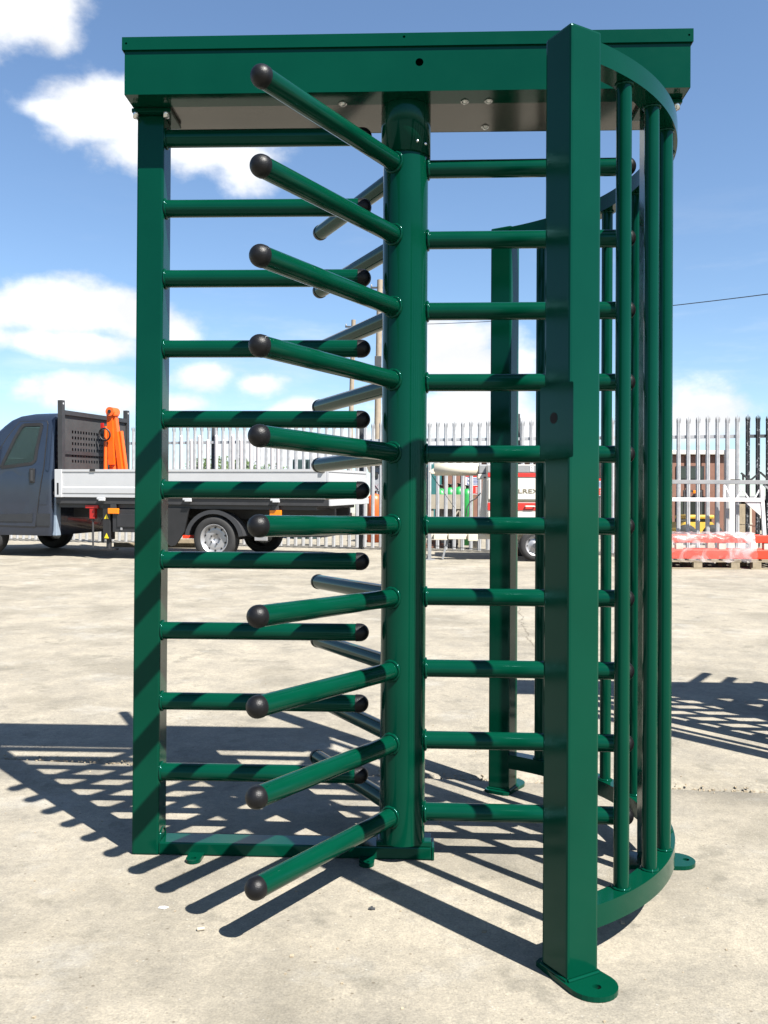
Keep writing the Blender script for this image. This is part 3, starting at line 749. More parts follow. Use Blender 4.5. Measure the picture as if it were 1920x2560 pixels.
    st = MB().cbox((.80, .06, .30), (.93, .20, .86), .01).cbox((.76, .04, .13), (.97, .24, .16), .008).tube((.865, .13, .16), (.865, .13, .31), .04, n=12).build('stabiliser_leg', black, T)
    for z in (.30, .60):
        MB().add([(.825, .057, z+.02), (.905, .057, z+.02), (.865, .057, z+.10), (.825, .0595, z+.02), (.905, .0595, z+.02), (.865, .0595, z+.10)], [(0, 1, 2), (3, 5, 4), (0, 3, 4, 1), (1, 4, 5, 2), (2, 5, 3, 0)]).build('warning_triangle', yellow, st)
    MB().cbox((.50, .05, .78), (.72, .14, .83), .006).cbox((.57, .055, .62), (.66, .13, .779), .006).build('red_bracket', red, T)
    MB().tube((.61, .09, .18), (.61, .09, .62), .015, n=10).build('strut', dark, T)
    for u in (1.0, 3.66):
        a = MB().cbox((u-.09, .02, .70), (u+.09, .06, .785), .008).build('marker_lamp', amber, T)
        MB().cbox((u-.05, .03, .786), (u+.05, .06, .85), .004).build('lamp_bracket', dark, a)
    MB().cbox((3.95, .12, .40), (4.42, .20, .55), .01).cbox((4.30, .02, .40), (4.42, WB-.02, .52), .012).box((4.0, .62, .50), (4.3, .70, .66)).box((4.0, 1.36, .50), (4.3, 1.44, .66)).build('rear_underrun', black, T)
    MB().cbox((3.32, .05, .33), (3.52, .09, .44), .01).build('tow_eye', rim, T)
    MB().cbox((3.0, .55, .48), (3.9, 1.45, .63), .03).build('spare_carrier', black, T)
    for v in (.10, WB-.42):
        l = MB().cbox((LB-.30, v+.1, .60), (LB-.26, v+.42, .70), .008).build('tail_lamp', mat('lamp_red', (.12, .008, .008), .2), T)
    MB().cbox((LB+.001, .02, ZF-.10), (LB+.035, WB-.02, ZF-.008), .006).build('rear_bar', alu, T)
    # --- folded loader crane behind the headboard
    zc = ZF+.03
    cr = MB().cbox((.16, .98, zc), (.50, 1.36, zc+.36), .02).tube((.33, 1.17, zc+.36), (.33, 1.17, zc+.62), .09, n=20).build('crane', orange, T)
    MB().bar((.34, 1.10, zc+.50), (.31, 1.10, zc+1.36), .10, .12, (0, 1, 0)).build('main_boom', orange, cr)
    MB().bar((.50, 1.12, zc+.30), (.36, 1.12, zc+1.32), .07, .09, (0, 1, 0)).build('outer_boom', orange, cr)
    MB().tube((.22, 1.06, zc+.30), (.24, 1.06, zc+1.14), .034, n=14).build('lift_cylinder', orange, cr)
    MB().tube((.57, 1.16, zc+.25), (.46, 1.16, zc+1.06), .032, n=14).build('boom_cylinder', orange, cr)
    MB().tube((.34, 1.00, zc+1.38), (.34, 1.20, zc+1.38), .075, n=20).cbox((.25, 1.03, zc+1.30), (.42, 1.18, zc+1.40), .03).build('knuckle', orange, cr)
    MB().tube((.34, .985, zc+1.38), (.34, .999, zc+1.38), .03, n=14).build('knuckle_pin', black, cr)
    MB().cbox((.17, 1.0, zc+1.10), (.22, 1.03, zc+1.19), .005).build('label_plate', red, cr)
    MB().torus((.26, .98, zc+1.0), (0, 1, .2), .10, .014, n=20, m=8).build('hose', black, cr)
    # --- bundle of pale tubes standing in the bed
    return T, M
def empty_child(name, parent, loc):
    o = bpy.data.objects.new(name, None); col.objects.link(o); o.parent = parent; o.location = loc; o.empty_display_size = .05; return o
truck, TM = make_truck()
tag(truck, 'dark blue dropside truck with silver bed boards and orange crane, parked behind the turnstile', 'truck')
def make_tube_rack():
    T = empty('tube_rack'); T.matrix_world = TM @ Matrix.Translation((0, 0, 0))
    tm = mat('pale_grey_tube', (.34, .32, .325), .5, var=.06)
    b = MB().cbox((1.0, 1.0, .984), (3.35, 1.10, 1.03), .006).build('base_rail', tm, T)
    for i, u in enumerate((1.02, 1.62, 1.80, 1.94, 2.09, 2.24, 2.38, 2.53, 2.67, 2.84, 2.96, 3.20, 3.30)):
        h = 1.95 if i % 2 else 1.88
        MB().tube((u, 1.05, 1.03), (u, 1.05, h-.02), .028, n=16).dome((u, 1.05, h-.02), (0, 0, 1), .028, n=16, m=4).build('tube', tm, T)
    tag(T, 'row of pale grey upright tubes of two heights standing in the truck bed', 'tube rack')
make_tube_rack()

# ------------------------------------------------------------------ palisade fence
GALVF = mat('galvanised_fence', (.30, .305, .315), .45, metal=.2, var=.18, vscale=8)
GALVD = mat('weathered_fence_post', (.055, .06, .065), .55, metal=.2, var=.2)
def flaked():
    m, N, L, p = nodes_of('flaking_black_paint')
    tc = N.new('ShaderNodeTexCoord'); n = N.new('ShaderNodeTexNoise'); n.inputs['Scale'].default_value = 22; n.inputs['Detail'].default_value = 8; n.inputs['Roughness'].default_value = .7
    oi = N.new('ShaderNodeObjectInfo'); ad = N.new('ShaderNodeVectorMath'); L.new(tc.outputs['Object'], ad.inputs[0]); L.new(oi.outputs['Location'], ad.inputs[1]); L.new(ad.outputs[0], n.inputs['Vector'])
    r = N.new('ShaderNodeValToRGB'); r.color_ramp.interpolation = 'LINEAR'
    r.color_ramp.elements[0].position = .56; r.color_ramp.elements[1].position = .60
    r.color_ramp.elements[0].color = (.008, .008, .010, 1); r.color_ramp.elements[1].color = (.24, .25, .26, 1)
    L.new(n.outputs[0], r.inputs[0]); L.new(r.outputs[0], p.inputs['Base Color']); p.inputs['Roughness'].default_value = .5
    return m
FLAKE = flaked()
FX = lambda x: 13.05-.25*x
fdir = Vector((1, -.25, 0)).normalized(); fnor = Vector((-.25, -1, 0)).normalized()
def fence_x(px):
    d = pxdir(px, 1300); t = (13.05-.25*CAM.x-CAM.y)/(d.y+.25*d.x); return CAM.x+d.x*t
def pale_mesh(m, h=2.29):
    w = .068; prof = [(-w/2, .0), (-w/2+.012, -.004), (-.013, -.022), (.0, -.017), (.013, -.022), (w/2-.012, -.004), (w/2, .0)]
    n = len(prof); t = .003
    def z(i, k): return [h-.075, h-.03, h-.085, h, h-.085, h-.03, h-.075][i]
    mb = MB(); vs = []
    for off in (0, t):
        for i, (a, b) in enumerate(prof): vs.append((a, b+off, 0))
        for i, (a, b) in enumerate(prof): vs.append((a, b+off, h-.13))
        for i, (a, b) in enumerate(prof): vs.append((a*(1.15 if i in (0, 1, 5, 6) else 1), b+off-(.012 if i in (0, 1, 5, 6) else 0), z(i, 0)))
    fs = []
    for o in (0, 3*n):
        for r_ in (0, 1):
            fs += [(o+r_*n+i, o+r_*n+i+1, o+(r_+1)*n+i+1, o+(r_+1)*n+i) for i in range(n-1)]
    mb.add(vs, fs)
    for r_ in (0, 1):
        for e in (0, n-1): mb.add([vs[r_*n+e], vs[(r_+1)*n+e], vs[3*n+(r_+1)*n+e], vs[3*n+r_*n+e]], [(0, 1, 2, 3)])
    return mb.mesh('pale', m)
def fence(name, s0, s1, step, m, label, posts, railm):
    """runs between x = s0 and s1"""
    F = empty(name, (0, 0, 0)); me = pale_mesh(m); rz = math.atan2(fdir.y, fdir.x)
    x = s0; k = 0
    while x < s1:
        y = FX(x); z = gz(y)
        o = link('pale', me, F, (x, y, z+random.uniform(.03, .05)), (0, 0, rz+random.uniform(-.03, .03))); x += step*fdir.x; k += 1
    for zz in (.38, 1.98):
        a = Vector((s0, FX(s0), gz(FX(s0))+zz))-fnor*.03; b = Vector((s1, FX(s1), gz(FX(s1))+zz))-fnor*.03
        MB().bar(a, b, .05, .05).build('rail', railm, F)
    pm = MB().box((-.05, -.004, 0), (.05, .004, 2.35)).box((-.05, .0045, 0), (-.042, .08, 2.35)).box((.042, .0045, 0), (.05, .08, 2.35)).prism([(-.05, 0), (.05, 0), (.0, .02)], 2.351, 2.42).mesh('post', GALVD)
    for x in posts:
        y = FX(x); link('post', pm, F, (x-fnor.x*.06, y-fnor.y*.06, gz(y)), (0, 0, rz))
    tag(F, label, 'fence', 'palisade fencing behind the yard')
    return F
fence('palisade_fence', fence_x(1073)-.150*fdir.x*70, fence_x(1600), .150, GALVF, 'galvanised palisade fence running behind the truck and the white trailer', (-9.0, -6.3, -3.9, -1.02, 1.75), GALVF)
STEP = (fence_x(1843)-fence_x(1720))/5/fdir.x
fence('palisade_fence', fence_x(1720)-4*STEP*fdir.x, fence_x(1850), STEP, GALVF, 'galvanised palisade fence panel between the trailer and the black pales', (fence_x(1610),), GALVF)
fence('palisade_fence', fence_x(1869), 8.6, STEP, FLAKE, 'black palisade pales with flaking paint at the right edge', (8.5,), GALVD)

# ------------------------------------------------------------------ white trailer with folded mast
WHITE = mat('white_paint', (.42, .40, .36), .4, var=.05, vscale=3, coat=.2)
CREAM = mat('cream_paint', (.40, .37, .30), .45, var=.08)
REDP = mat('bright_red_paint', (.36, .018, .012), .4, var=.1)
GREYP = mat('grey_paint', (.17, .175, .18), .5, var=.1)
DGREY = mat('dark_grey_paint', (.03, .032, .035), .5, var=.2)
BLK = mat('black_steel', (.010, .010, .011), .5, var=.2)
PX13 = 13.3/F_PX
def make_trailer():
    wp = onground(1340, 1404)
    T = empty('mast_trailer', wp); S = (wp-CAM).dot(_f)/F_PX        # metres per photo pixel at the trailer
    def X(px): return (px-1340)*S
    def Z(py): return (1404-py)*S
    D = .95
    body = MB().cbox((X(1218), .10, Z(1336)), (X(1402), .10+D, Z(1160)), .03).build('body', WHITE, T)
    def panel(name, x0, x1, y0, y1, m, d=.012):
        return MB().cbox((X(x0), .10-d, Z(y1)), (X(x1), .0998, Z(y0)), .004).build(name, m, body)
    panel('grey_top_panel', 1220, 1400, 1162, 1180, GREYP)
    panel('red_band', 1220, 1400, 1181.5, 1192, REDP)
    panel('side_panel', 1222, 1398, 1196, 1248, WHITE)
    panel('trim_strip', 1222, 1398, 1250, 1254, mat('olive_trim', (.06, .055, .03), .5), .008)
    rb = panel('red_band', 1220, 1400, 1257, 1276, REDP)
    hd = MB().tube((X(1315), .055, Z(1266)), (X(1337), .055, Z(1266)), .012, n=8).tube((X(1315), .055, Z(1266)), (X(1315), .09, Z(1266)), .012, n=8).tube((X(1337), .055, Z(1266)), (X(1337), .09, Z(1266)), .012, n=8)
    hd.build('handle', WHITE, rb)
    panel('lower_panel', 1222, 1398, 1279, 1330, WHITE)
    tm = text_mesh('LREX', 14*S*1.05, mat('gold_letter', (.10, .085, .05), .5), .002)
    t = link('lettering', tm, body, (X(1322), .10-.016, Z(1228)), (math.pi/2, 0, 0)); bpy.context.view_layer.update(); t.scale = (51*S/max(.01, t.dimensions.x), 1, 1)
    st = MB().cbox((X(1326), .10-.018, Z(1178)), (X(1335), .10-.0125, Z(1165)), .001).build('number_sticker', mat('sticker_white', (.5, .5, .5), .5), body)
    link('number', text_mesh('2', 11*S, BLK, .001), st, (X(1330.5), .10-.0195, Z(1171.5)), (math.pi/2, 0, 0))
    # wheel
    r = 39*S
    for y in (.0, D+.16):
        w = empty_child('wheel', T, (X(1338), y+.06, r+.002))
        MB().lathe([(r*.62, -.07), (r*.72, -.08), (r*.92, -.075), (r, -.05), (r, .05), (r*.92, .075), (r*.72, .08), (r*.62, .07)], (0, 0, 0), (0, 1, 0), 32).build('tyre', MATS['tyre_rubber'], w)
        MB().lathe([(.001, .055), (r*.18, .055), (r*.2, .03), (r*.42, .035), (r*.5, .02), (r*.6, .06), (r*.66, .075), (r*.64, .05)], (0, 0, 0), (0, -1, 0), 32).build('rim', MATS['silver_rim'], w)
        nm_ = MB().tube((0, -.034, 0), (0, -.042, 0), r*.05, n=8).mesh('wheel_nut', DGREY)
        for k in range(8):
            a = 2*math.pi*k/8; link('wheel_nut', nm_, w, (r*.5*math.cos(a), 0, r*.5*math.sin(a)))
        MB().tube((0, -.05, 0), (0, -.075, 0), r*.17, n=16).build('hub', DGREY, w)
    # chassis, drawbar, leg
    ch = MB().cbox((X(1075), .30, Z(1350)), (X(1410), .36, Z(1338)), .005).cbox((X(1075), .80, Z(1350)), (X(1410), .86, Z(1338)), .005).cbox((X(1100), .361, Z(1348)), (X(1106), .799, Z(1340)), .003).build('chassis', CREAM, T)
    MB().cbox((X(1085), .12, Z(1352)), (X(1118), .30, Z(1337)), .006).cbox((X(1122), .12, Z(1350)), (X(1166), .30, Z(1337)), .006).cbox((X(1172), .10, Z(1354)), (X(1196), .30, Z(1337)), .006).build('tool_locker', CREAM, T)
    lg = MB().cbox((X(1070), .14, .02), (X(1079), .20, Z(1330)), .004).cbox((X(1062), .10, .0), (X(1088), .26, .02), .004).build('support_leg', GREYP, T)
    MB().bar((X(1120), .2, Z(1352)), (X(1108), .2, .02), .03, .03).build('support_leg', GREYP, T)
    # mast, boom and uprights
    MB().lathe([(.001, 0), (.10, 0), (.10, (1200-1086)*S), (.001, (1200-1086)*S)], (X(1086), .45, Z(1170)), (1, 0, 0), 28).build('mast_drum', CREAM, T)
    MB().cbox((X(1200), .33, Z(1182)), (X(1222), .57, Z(1158)), .02).build('mast_bracket', GREYP, T)
    MB().cbox((X(1198), .30, Z(1195)), (X(1220), .60, Z(1183)), .008).build('mast_seat', WHITE, T)
    MB().prism([(X(1207), Z(1336)), (X(1221), Z(1336)), (X(1221), Z(1190)), (X(1213), Z(1190)), (X(1204), Z(1285))], .30, .42, Matrix(((1, 0, 0, 0), (0, 0, 1, 0), (0, 1, 0, 0), (0, 0, 0, 1)))).build('mast_upright', WHITE, T)
    MB().prism([(X(1072), Z(1176)), (X(1084), Z(1168)), (X(1088), Z(1182)), (X(1080), Z(1182))], .36, .52, Matrix(((1, 0, 0, 0), (0, 0, 1, 0), (0, 1, 0, 0), (0, 0, 0, 1)))).build('mast_foot', CREAM, T)
    c = MB()
    pts = [Vector((X(a), .25, Z(b))) for a, b in ((1204, 1232), (1192, 1246), (1178, 1254), (1170, 1268), (1168, 1290))]
    for a, b in zip(pts, pts[1:]): c.tube(a, b, .009, n=8)
    c.build('cable', DGREY, T)
    MB().tube((X(1078), .5, Z(1182)), (X(1140), .5, Z(1270)), .006, n=6).build('cable', DGREY, T); MB().tube((X(1066), .22, Z(1366)), (X(1215), .22, Z(1376)), .006, n=6).build('cable', DGREY, T)
    tag(T, 'white trailer with red bands, gold lettering and a folded mast, behind the back post', 'trailer')
make_trailer()

# ------------------------------------------------------------------ things on the right of the yard
ORNG = mat('red_orange_barrier', (.55, .030, .008), .45, var=.08)
WOOD = mat('pallet_wood', (.19, .155, .105), .85, var=.25, vscale=12, bump=.3, bscale=60)
def make_pallet(p, rz, label, x0, x1):
    T = empty('wooden_pallet', p, rz)
    for y in (0, .5, 1.0):
        for x in (x0+.02, (x0+x1)/2-.06, x1-.14):
            MB().cbox((x, y, .022), (x+.12, y+.10, .098), .004).build('block', WOOD, T)
        MB().cbox((x0, y, .0), (x1, y+.10, .0215), .003).build('bottom_board', WOOD, T)
        MB().cbox((x0, y, .0985), (x1, y+.10, .1195), .003).build('stringer', WOOD, T)
    n = 8
    for i in range(n):
        x = x0+(x1-x0-.1)*i/(n-1); MB().cbox((x, 0, .12), (x+.10, 1.1, .142), .003).build('deck_board', WOOD, T)
    tag(T, label, 'pallet', 'wooden pallets in the yard'); return T
pp = onground(1700, 1423)
make_pallet(pp, .02, 'wooden pallet under the plastic wrapped red barriers', -.35, .85)
make_pallet(pp+Vector((1.0, .05, 0)), .02, 'wooden pallet at the right edge under the long red beams', 0.0, 1.1)
def beam_stack():
    z0 = .1425
    rows = [(-.30, 1.95, .06, z0), (-.30, 1.95, .42, z0), (-.30, 1.95, .78, z0)]
    for i, (a, b, y, z) in enumerate(rows):
        m = MB().cbox((a, y, z), (b, y+.13, z+.13), .012).mesh('barrier_beam', ORNG)
        o = link('barrier_beam', m, None, pp, (0, 0, .02)); tag(o, ['long red-orange barrier beam on the pallets, lowest layer at the front', 'long red-orange barrier beam on the pallets, second in the lowest layer', 'long red-orange barrier beam on the pallets, rearmost of the lowest layer'][i], 'beam', 'red barrier beams on pallets')
    for i, (a, b, y) in enumerate(((-.32, 1.33, .10), (-.32, 1.33, .55))):
        T = empty('barrier_frame', pp+Vector((0, 0, 0)), .02)
        MB().cbox((a, y, .37), (b, y+.10, .48), .012).cbox((a, y+.11, .38), (b, y+.16, .47), .01).build('rail', ORNG, T)
        for x in (a+.3, a+.9, b-.12): MB().cbox((x, y+.01, .274), (x+.10, y+.09, .369), .006).build('spacer', mat('cream_plastic', (.4, .37, .3), .5), T)
        tag(T, ['red-orange barrier frame under clear film, front one of the upper layer', 'red-orange barrier frame under clear film, back one of the upper layer'][i], 'barrier', 'red barriers under film')
    # clear stretch film over the stack
    m, N, L, p = nodes_of('stretch_film')
    p.inputs['Base Color'].default_value = (.55, .5, .52, 1); p.inputs['Roughness'].default_value = .25; p.inputs['Specular IOR Level'].default_value = .8
    tc = N.new('ShaderNodeTexCoord'); n = N.new('ShaderNodeTexNoise'); n.inputs['Scale'].default_value = 5; n.inputs['Detail'].default_value = 6; n.inputs['Distortion'].default_value = 1.2
    L.new(tc.outputs['Object'], n.inputs['Vector'])
    mr = N.new('ShaderNodeMapRange'); mr.inputs['From Min'].default_value = .44; mr.inputs['From Max'].default_value = .66; mr.inputs['To Min'].default_value = .08; mr.inputs['To Max'].default_value = .45
    L.new(n.outputs[0], mr.inputs['Value']); L.new(mr.outputs[0], p.inputs['Alpha'])
    b = N.new('ShaderNodeBump'); b.inputs['Strength'].default_value = .8; b.inputs['Distance'].default_value = .03; L.new(n.outputs[0], b.inputs['Height']); L.new(b.outputs[0], p.inputs['Normal'])
    rr = random.Random(5); vs = []; nx = 26
    sec = [(.0, .10), (-.012, .20), (-.02, .30), (.02, .42), (.05, .505), (.35, .515), (.70, .505), (.98, .40)]
    for i in range(nx+1):
        x = -.40+1.45*i/nx
        for (y, z) in sec: vs.append((x+rr.uniform(-.015, .015), y+rr.uniform(-.015, .006), z+rr.uniform(-.012, .02)))
    k = len(sec); mb = MB(); mb.add(vs, [(i*k+j, i*k+j+1, (i+1)*k+j+1, (i+1)*k+j) for i in range(nx) for j in range(k-1)], True)
    o = mb.build('plastic_film', m); o.location = pp+Vector((0, -.01, 0)); o.rotation_euler = (0, 0, .02)
    tag(o, 'clear crumpled stretch film draped over the red barriers on the pallet', 'film')
beam_stack()
def stand_frames():
    # white trestle frame standing in front of the fence
    base = onground(1905, 1402.5); S = (base-CAM).dot(_f)/F_PX
    T = empty('white_trestle', base)
    def X(px): return (px-1905)*S
    def Z(py): return (1402.5-py)*S
    wh = mat('white_gloss_frame', (.52, .52, .52), .35, var=.04)
    MB().cbox((X(1640), -.03, Z(1254.5)), (X(1904), .03, Z(1245)), .004).build('beam', wh, T)
    MB().bar((X(1903), 0, Z(1215)), (X(1914), .0, .0), .05, .05, (0, 1, 0)).build('leg', wh, T)
    MB().bar((X(1650), 0, Z(1254)), (X(1642), .0, .0), .05, .05, (0, 1, 0)).build('leg', wh, T)
    MB().box((X(1809), -.02, Z(1244.8)), (X(1814), .02, Z(1212)), None).build('upright', wh, T)
    for a, b, c, d in ((1814, 1216, 1829, 1245), (1842, 1245, 1855, 1223), (1855, 1223, 1871, 1245), (1887, 1245, 1898, 1224)):
        MB().bar((X(a), 0, Z(b)), (X(c), 0, Z(d)), .02, .02).build('lattice_rod', wh, T)
    MB().prism([(X(1862), Z(1255)), (X(1903), Z(1255)), (X(1903.5), Z(1292))], -.012, .012, Matrix(((1, 0, 0, 0), (0, 0, 1, 0), (0, 1, 0, 0), (0, 0, 0, 1)))).build('gusset', wh, T)
    for x0 in (1914, 1642): MB().cbox((X(x0)-.12, -.25, 0), (X(x0)+.12, .25, .02), .004).build('foot', wh, T)
    tag(T, 'white steel trestle frame with lattice top in front of the fence', 'trestle')
    # grey beam on posts with bent black bars on top
    base = onground(1780, 1399.3); S = (base-CAM).dot(_f)/F_PX; D = base
    T = empty('grey_goal_frame', base)
    def X2(px): return (px-1780)*S
    def Z2(py): return (1399.3-py)*S
    MB().cbox((X2(1636), -.03, Z2(1210)), (X2(2010), .03, Z2(1200)), .004).build('beam', GREYP, T)
    for px in (1640, 2004): MB().cbox((X2(px)-.03, -.028, 0), (X2(px)+.03, .028, Z2(1210.4)), .004).build('post', GREYP, T)
    MB().bar((X2(1906), 0, Z2(1210.5)), (X2(1935), 0, Z2(1235)), .03, .03).build('brace', GREYP, T)
    tag(T, 'grey steel beam on posts in front of the fence, above the white trestle', 'steel frame')
    B = empty('bent_black_bar', base)
    mb = MB(); pts = [(1851, 1182), (1870, 1198), (1877, 1198), (1898, 1180), (1925, 1204)]
    P3 = [Vector((X2(a), .0, Z2(b))) for a, b in pts]
    for a, b in zip(P3, P3[1:]): mb.bar(a, b, .025, .03, (0, 1, 0))
    mb.bar((X2(1856), 0, Z2(1186)), (X2(1856), 0, Z2(1199.5)), .03, .02, (0, 1, 0)); mb.bar((X2(1826), 0, Z2(1199)), (X2(1848), 0, Z2(1199)), .06, .012)
    me = mb.mesh('bent_black_bar', BLK); col.objects.unlink(B); bpy.data.objects.remove(B)
    o = link('bent_black_bar', me, None, base); tag(o, 'zigzag black steel bars lying on top of the grey beam', 'steel bar')
stand_frames()

# ------------------------------------------------------------------ beyond the fence
def wall_building(name, label, px0, px1, py_top, depth, m, dep=3., ribs=.30, fascia=None, window=None, cat='building', pybot=None):
    a = at(px0, 1300, depth); b = at(px1, 1300, depth)
    z0 = gz(a.y)-.05; S = depth/F_PX; zt = at(px0, py_top, depth).z
    T = empty(name, (a.x, a.y, z0)); w = (b-a).length; rz = math.atan2(b.y-a.y, b.x-a.x); T.rotation_euler = (0, 0, rz); h = zt-z0
    wl = MB().box((0, .06, 0), (w, dep, h)).build('wall', m, T)
    n = max(2, int(w/ribs)); gap = .045
    for i in range(n):
        x = w*i/n
        o = MB().cbox((x+gap/2, .02, .05), (x+w/n-gap/2, .0595, h-.01), .012).build('cladding_panel', m, T)
    if fascia: MB().cbox((-.1, -.10, h), (w+.1, dep+.1, h+fascia*S), .02).build('roof_edge', WHITE, T)
    if window:
        for (x0, x1, y0, y1) in window:
            wx0 = (x0-px0)/(px1-px0)*w; wx1 = (x1-px0)/(px1-px0)*w
            f = MB().box((wx0, -.005, at(px0, y1, depth).z-z0), (wx1, .018, at(px0, y0, depth).z-z0)).build('window', BLK, T)
            MB().box((wx0+.04, -.02, at(px0, y1, depth).z-z0+.04), (wx1-.04, -.006, at(px0, y0, depth).z-z0-.04)).build('pane', mat('dark_glass', (.02, .025, .022), .1), f)
    tag(T, label, cat); return T
BROWN = mat('brown_cladding', (.135, .062, .040), .6, var=.12)
TEAL = mat('teal_container', (.012, .085, .085), .5, var=.12)
CREAMW = mat('cream_wall', (.33, .30, .25), .7, var=.1)
bb = wall_building('brown_building', 'brown clad building with white roof edge behind the fence at right', 1560, 1828, 1136, 21.0, BROWN, 4, .35, 11, [(1690, 1760, 1164, 1200), (1690, 1762, 1240, 1330)])
colp = at(1823, 1300, 20.4); zt = at(1823, 1124, 20.4).z
o = MB().cbox((-.10, -.10, 0), (.10, .10, zt-gz(colp.y)), .02).build('white_column', WHITE); o.location = (colp.x, colp.y, gz(colp.y)); tag(o, 'tall white square column at the corner of the brown building', 'column')
# open shed with dark inside
def shed():
    d = 24; a = at(1842, 1300, d); z0 = gz(a.y); S = d/F_PX; T = empty('open_shed', (a.x, a.y, z0))
    zt = at(1842, 1250, d).z-z0; w = 4.5
    MB().cbox((-.2, -.3, zt), (w, 4, zt+.12), .02).build('roof', GREYP, T)
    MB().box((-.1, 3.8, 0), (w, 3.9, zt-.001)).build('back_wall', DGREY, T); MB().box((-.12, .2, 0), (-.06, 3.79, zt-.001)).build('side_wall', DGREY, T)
    for x in (0, 2.2, 4.3): MB().cbox((x, 0, 0), (x+.12, .12, zt-.001), .01).build('post', GREYP, T)
    MB().cbox((-.1, -.05, zt-.5), (w-.1, -.0, zt-.35), .005).build('fascia_board', CREAMW, T)
    tag(T, 'open shed with a dark inside behind the black pales', 'shed')
    for i, (px, c, hh, lb) in enumerate(((1845, WOOD, .75, 'tall pale wooden crate inside the open shed, leftmost of three'), (1858, CREAMW, .72, 'cream crate in the open shed between two wooden crates'), (1876, BROWN, .62, 'brown crate in the open shed, rightmost of three'))):
        q = at(px+6, 1330, 22.6); o = MB().cbox((-.09, 0, 0), (.16, .4, hh), .01).cbox((-.10, -.01, hh*.3), (.17, -.0005, hh*.36), .002).build('crate', c); o.location = (q.x, q.y, gz(q.y)); tag(o, lb, 'crate', 'crates in the shed')
shed()
def dumper():
    p = at(1745, 1350, 17.6); p.z = gz(p.y); S = 17.6/F_PX
    T = empty('yellow_dumper', p); ye = mat('dumper_yellow', (.42, .27, .03), .5, var=.15, vscale=8)
    def X(px): return (px-1745)*S
    g = p.z
    def Z(py): return at(1745, py, 17.6).z-g
    zb = 0
    MB().prism([(X(1700), .10), (X(1786), .10), (X(1790), Z(1318)), (X(1780), Z(1305)), (X(1712), Z(1305)), (X(1698), Z(1322))], 0, .9, Matrix(((1, 0, 0, 0), (0, 0, 1, 0), (0, 1, 0, 0), (0, 0, 0, 1)))).build('body', ye, T)
    MB().cbox((X(1716), .05, Z(1297)), (X(1788), .8, Z(1287)), .03).build('roof', ye, T)
    MB().cbox((X(1722), .12, Z(1304.5)), (X(1784), .7, Z(1297.3)), .01).build('screen', MATS['dark_glass'], T)
    MB().cbox((X(1748), -.05, Z(1345)), (X(1792), -.001, Z(1336)), .02).build('bumper', GREYP, T)
    for px in (1715, 1780):
        for y in (-.03, .93):
            MB().lathe([(.02, -.09), (.12, -.09), (.19, -.07), (.205, -.03), (.205, .03), (.19, .07), (.12, .09), (.02, .09)], (X(px), y, .206), (0, 1, 0), 24).build('wheel', MATS['tyre_rubber'], T)
    for px in (1727, 1770): MB().tube((X(px), .45, Z(1288)), (X(px), .45, Z(1225)), .02, n=8).build('roll_bar', DGREY, T)
    MB().bar((X(1725), .45, Z(1226)), (X(1772), .45, Z(1226)), .04, .04).build('roll_bar', DGREY, T)
    for px, py in ((1735, 1222), (1752, 1228)): MB().cbox((X(px)-.03, .40, Z(py+4)), (X(px)+.03, .50, Z(py-4)), .01).build('beacon', MATS['amber_lens'], T)
    tag(T, 'small yellow site dumper parked behind the fence at right', 'dumper')
dumper()
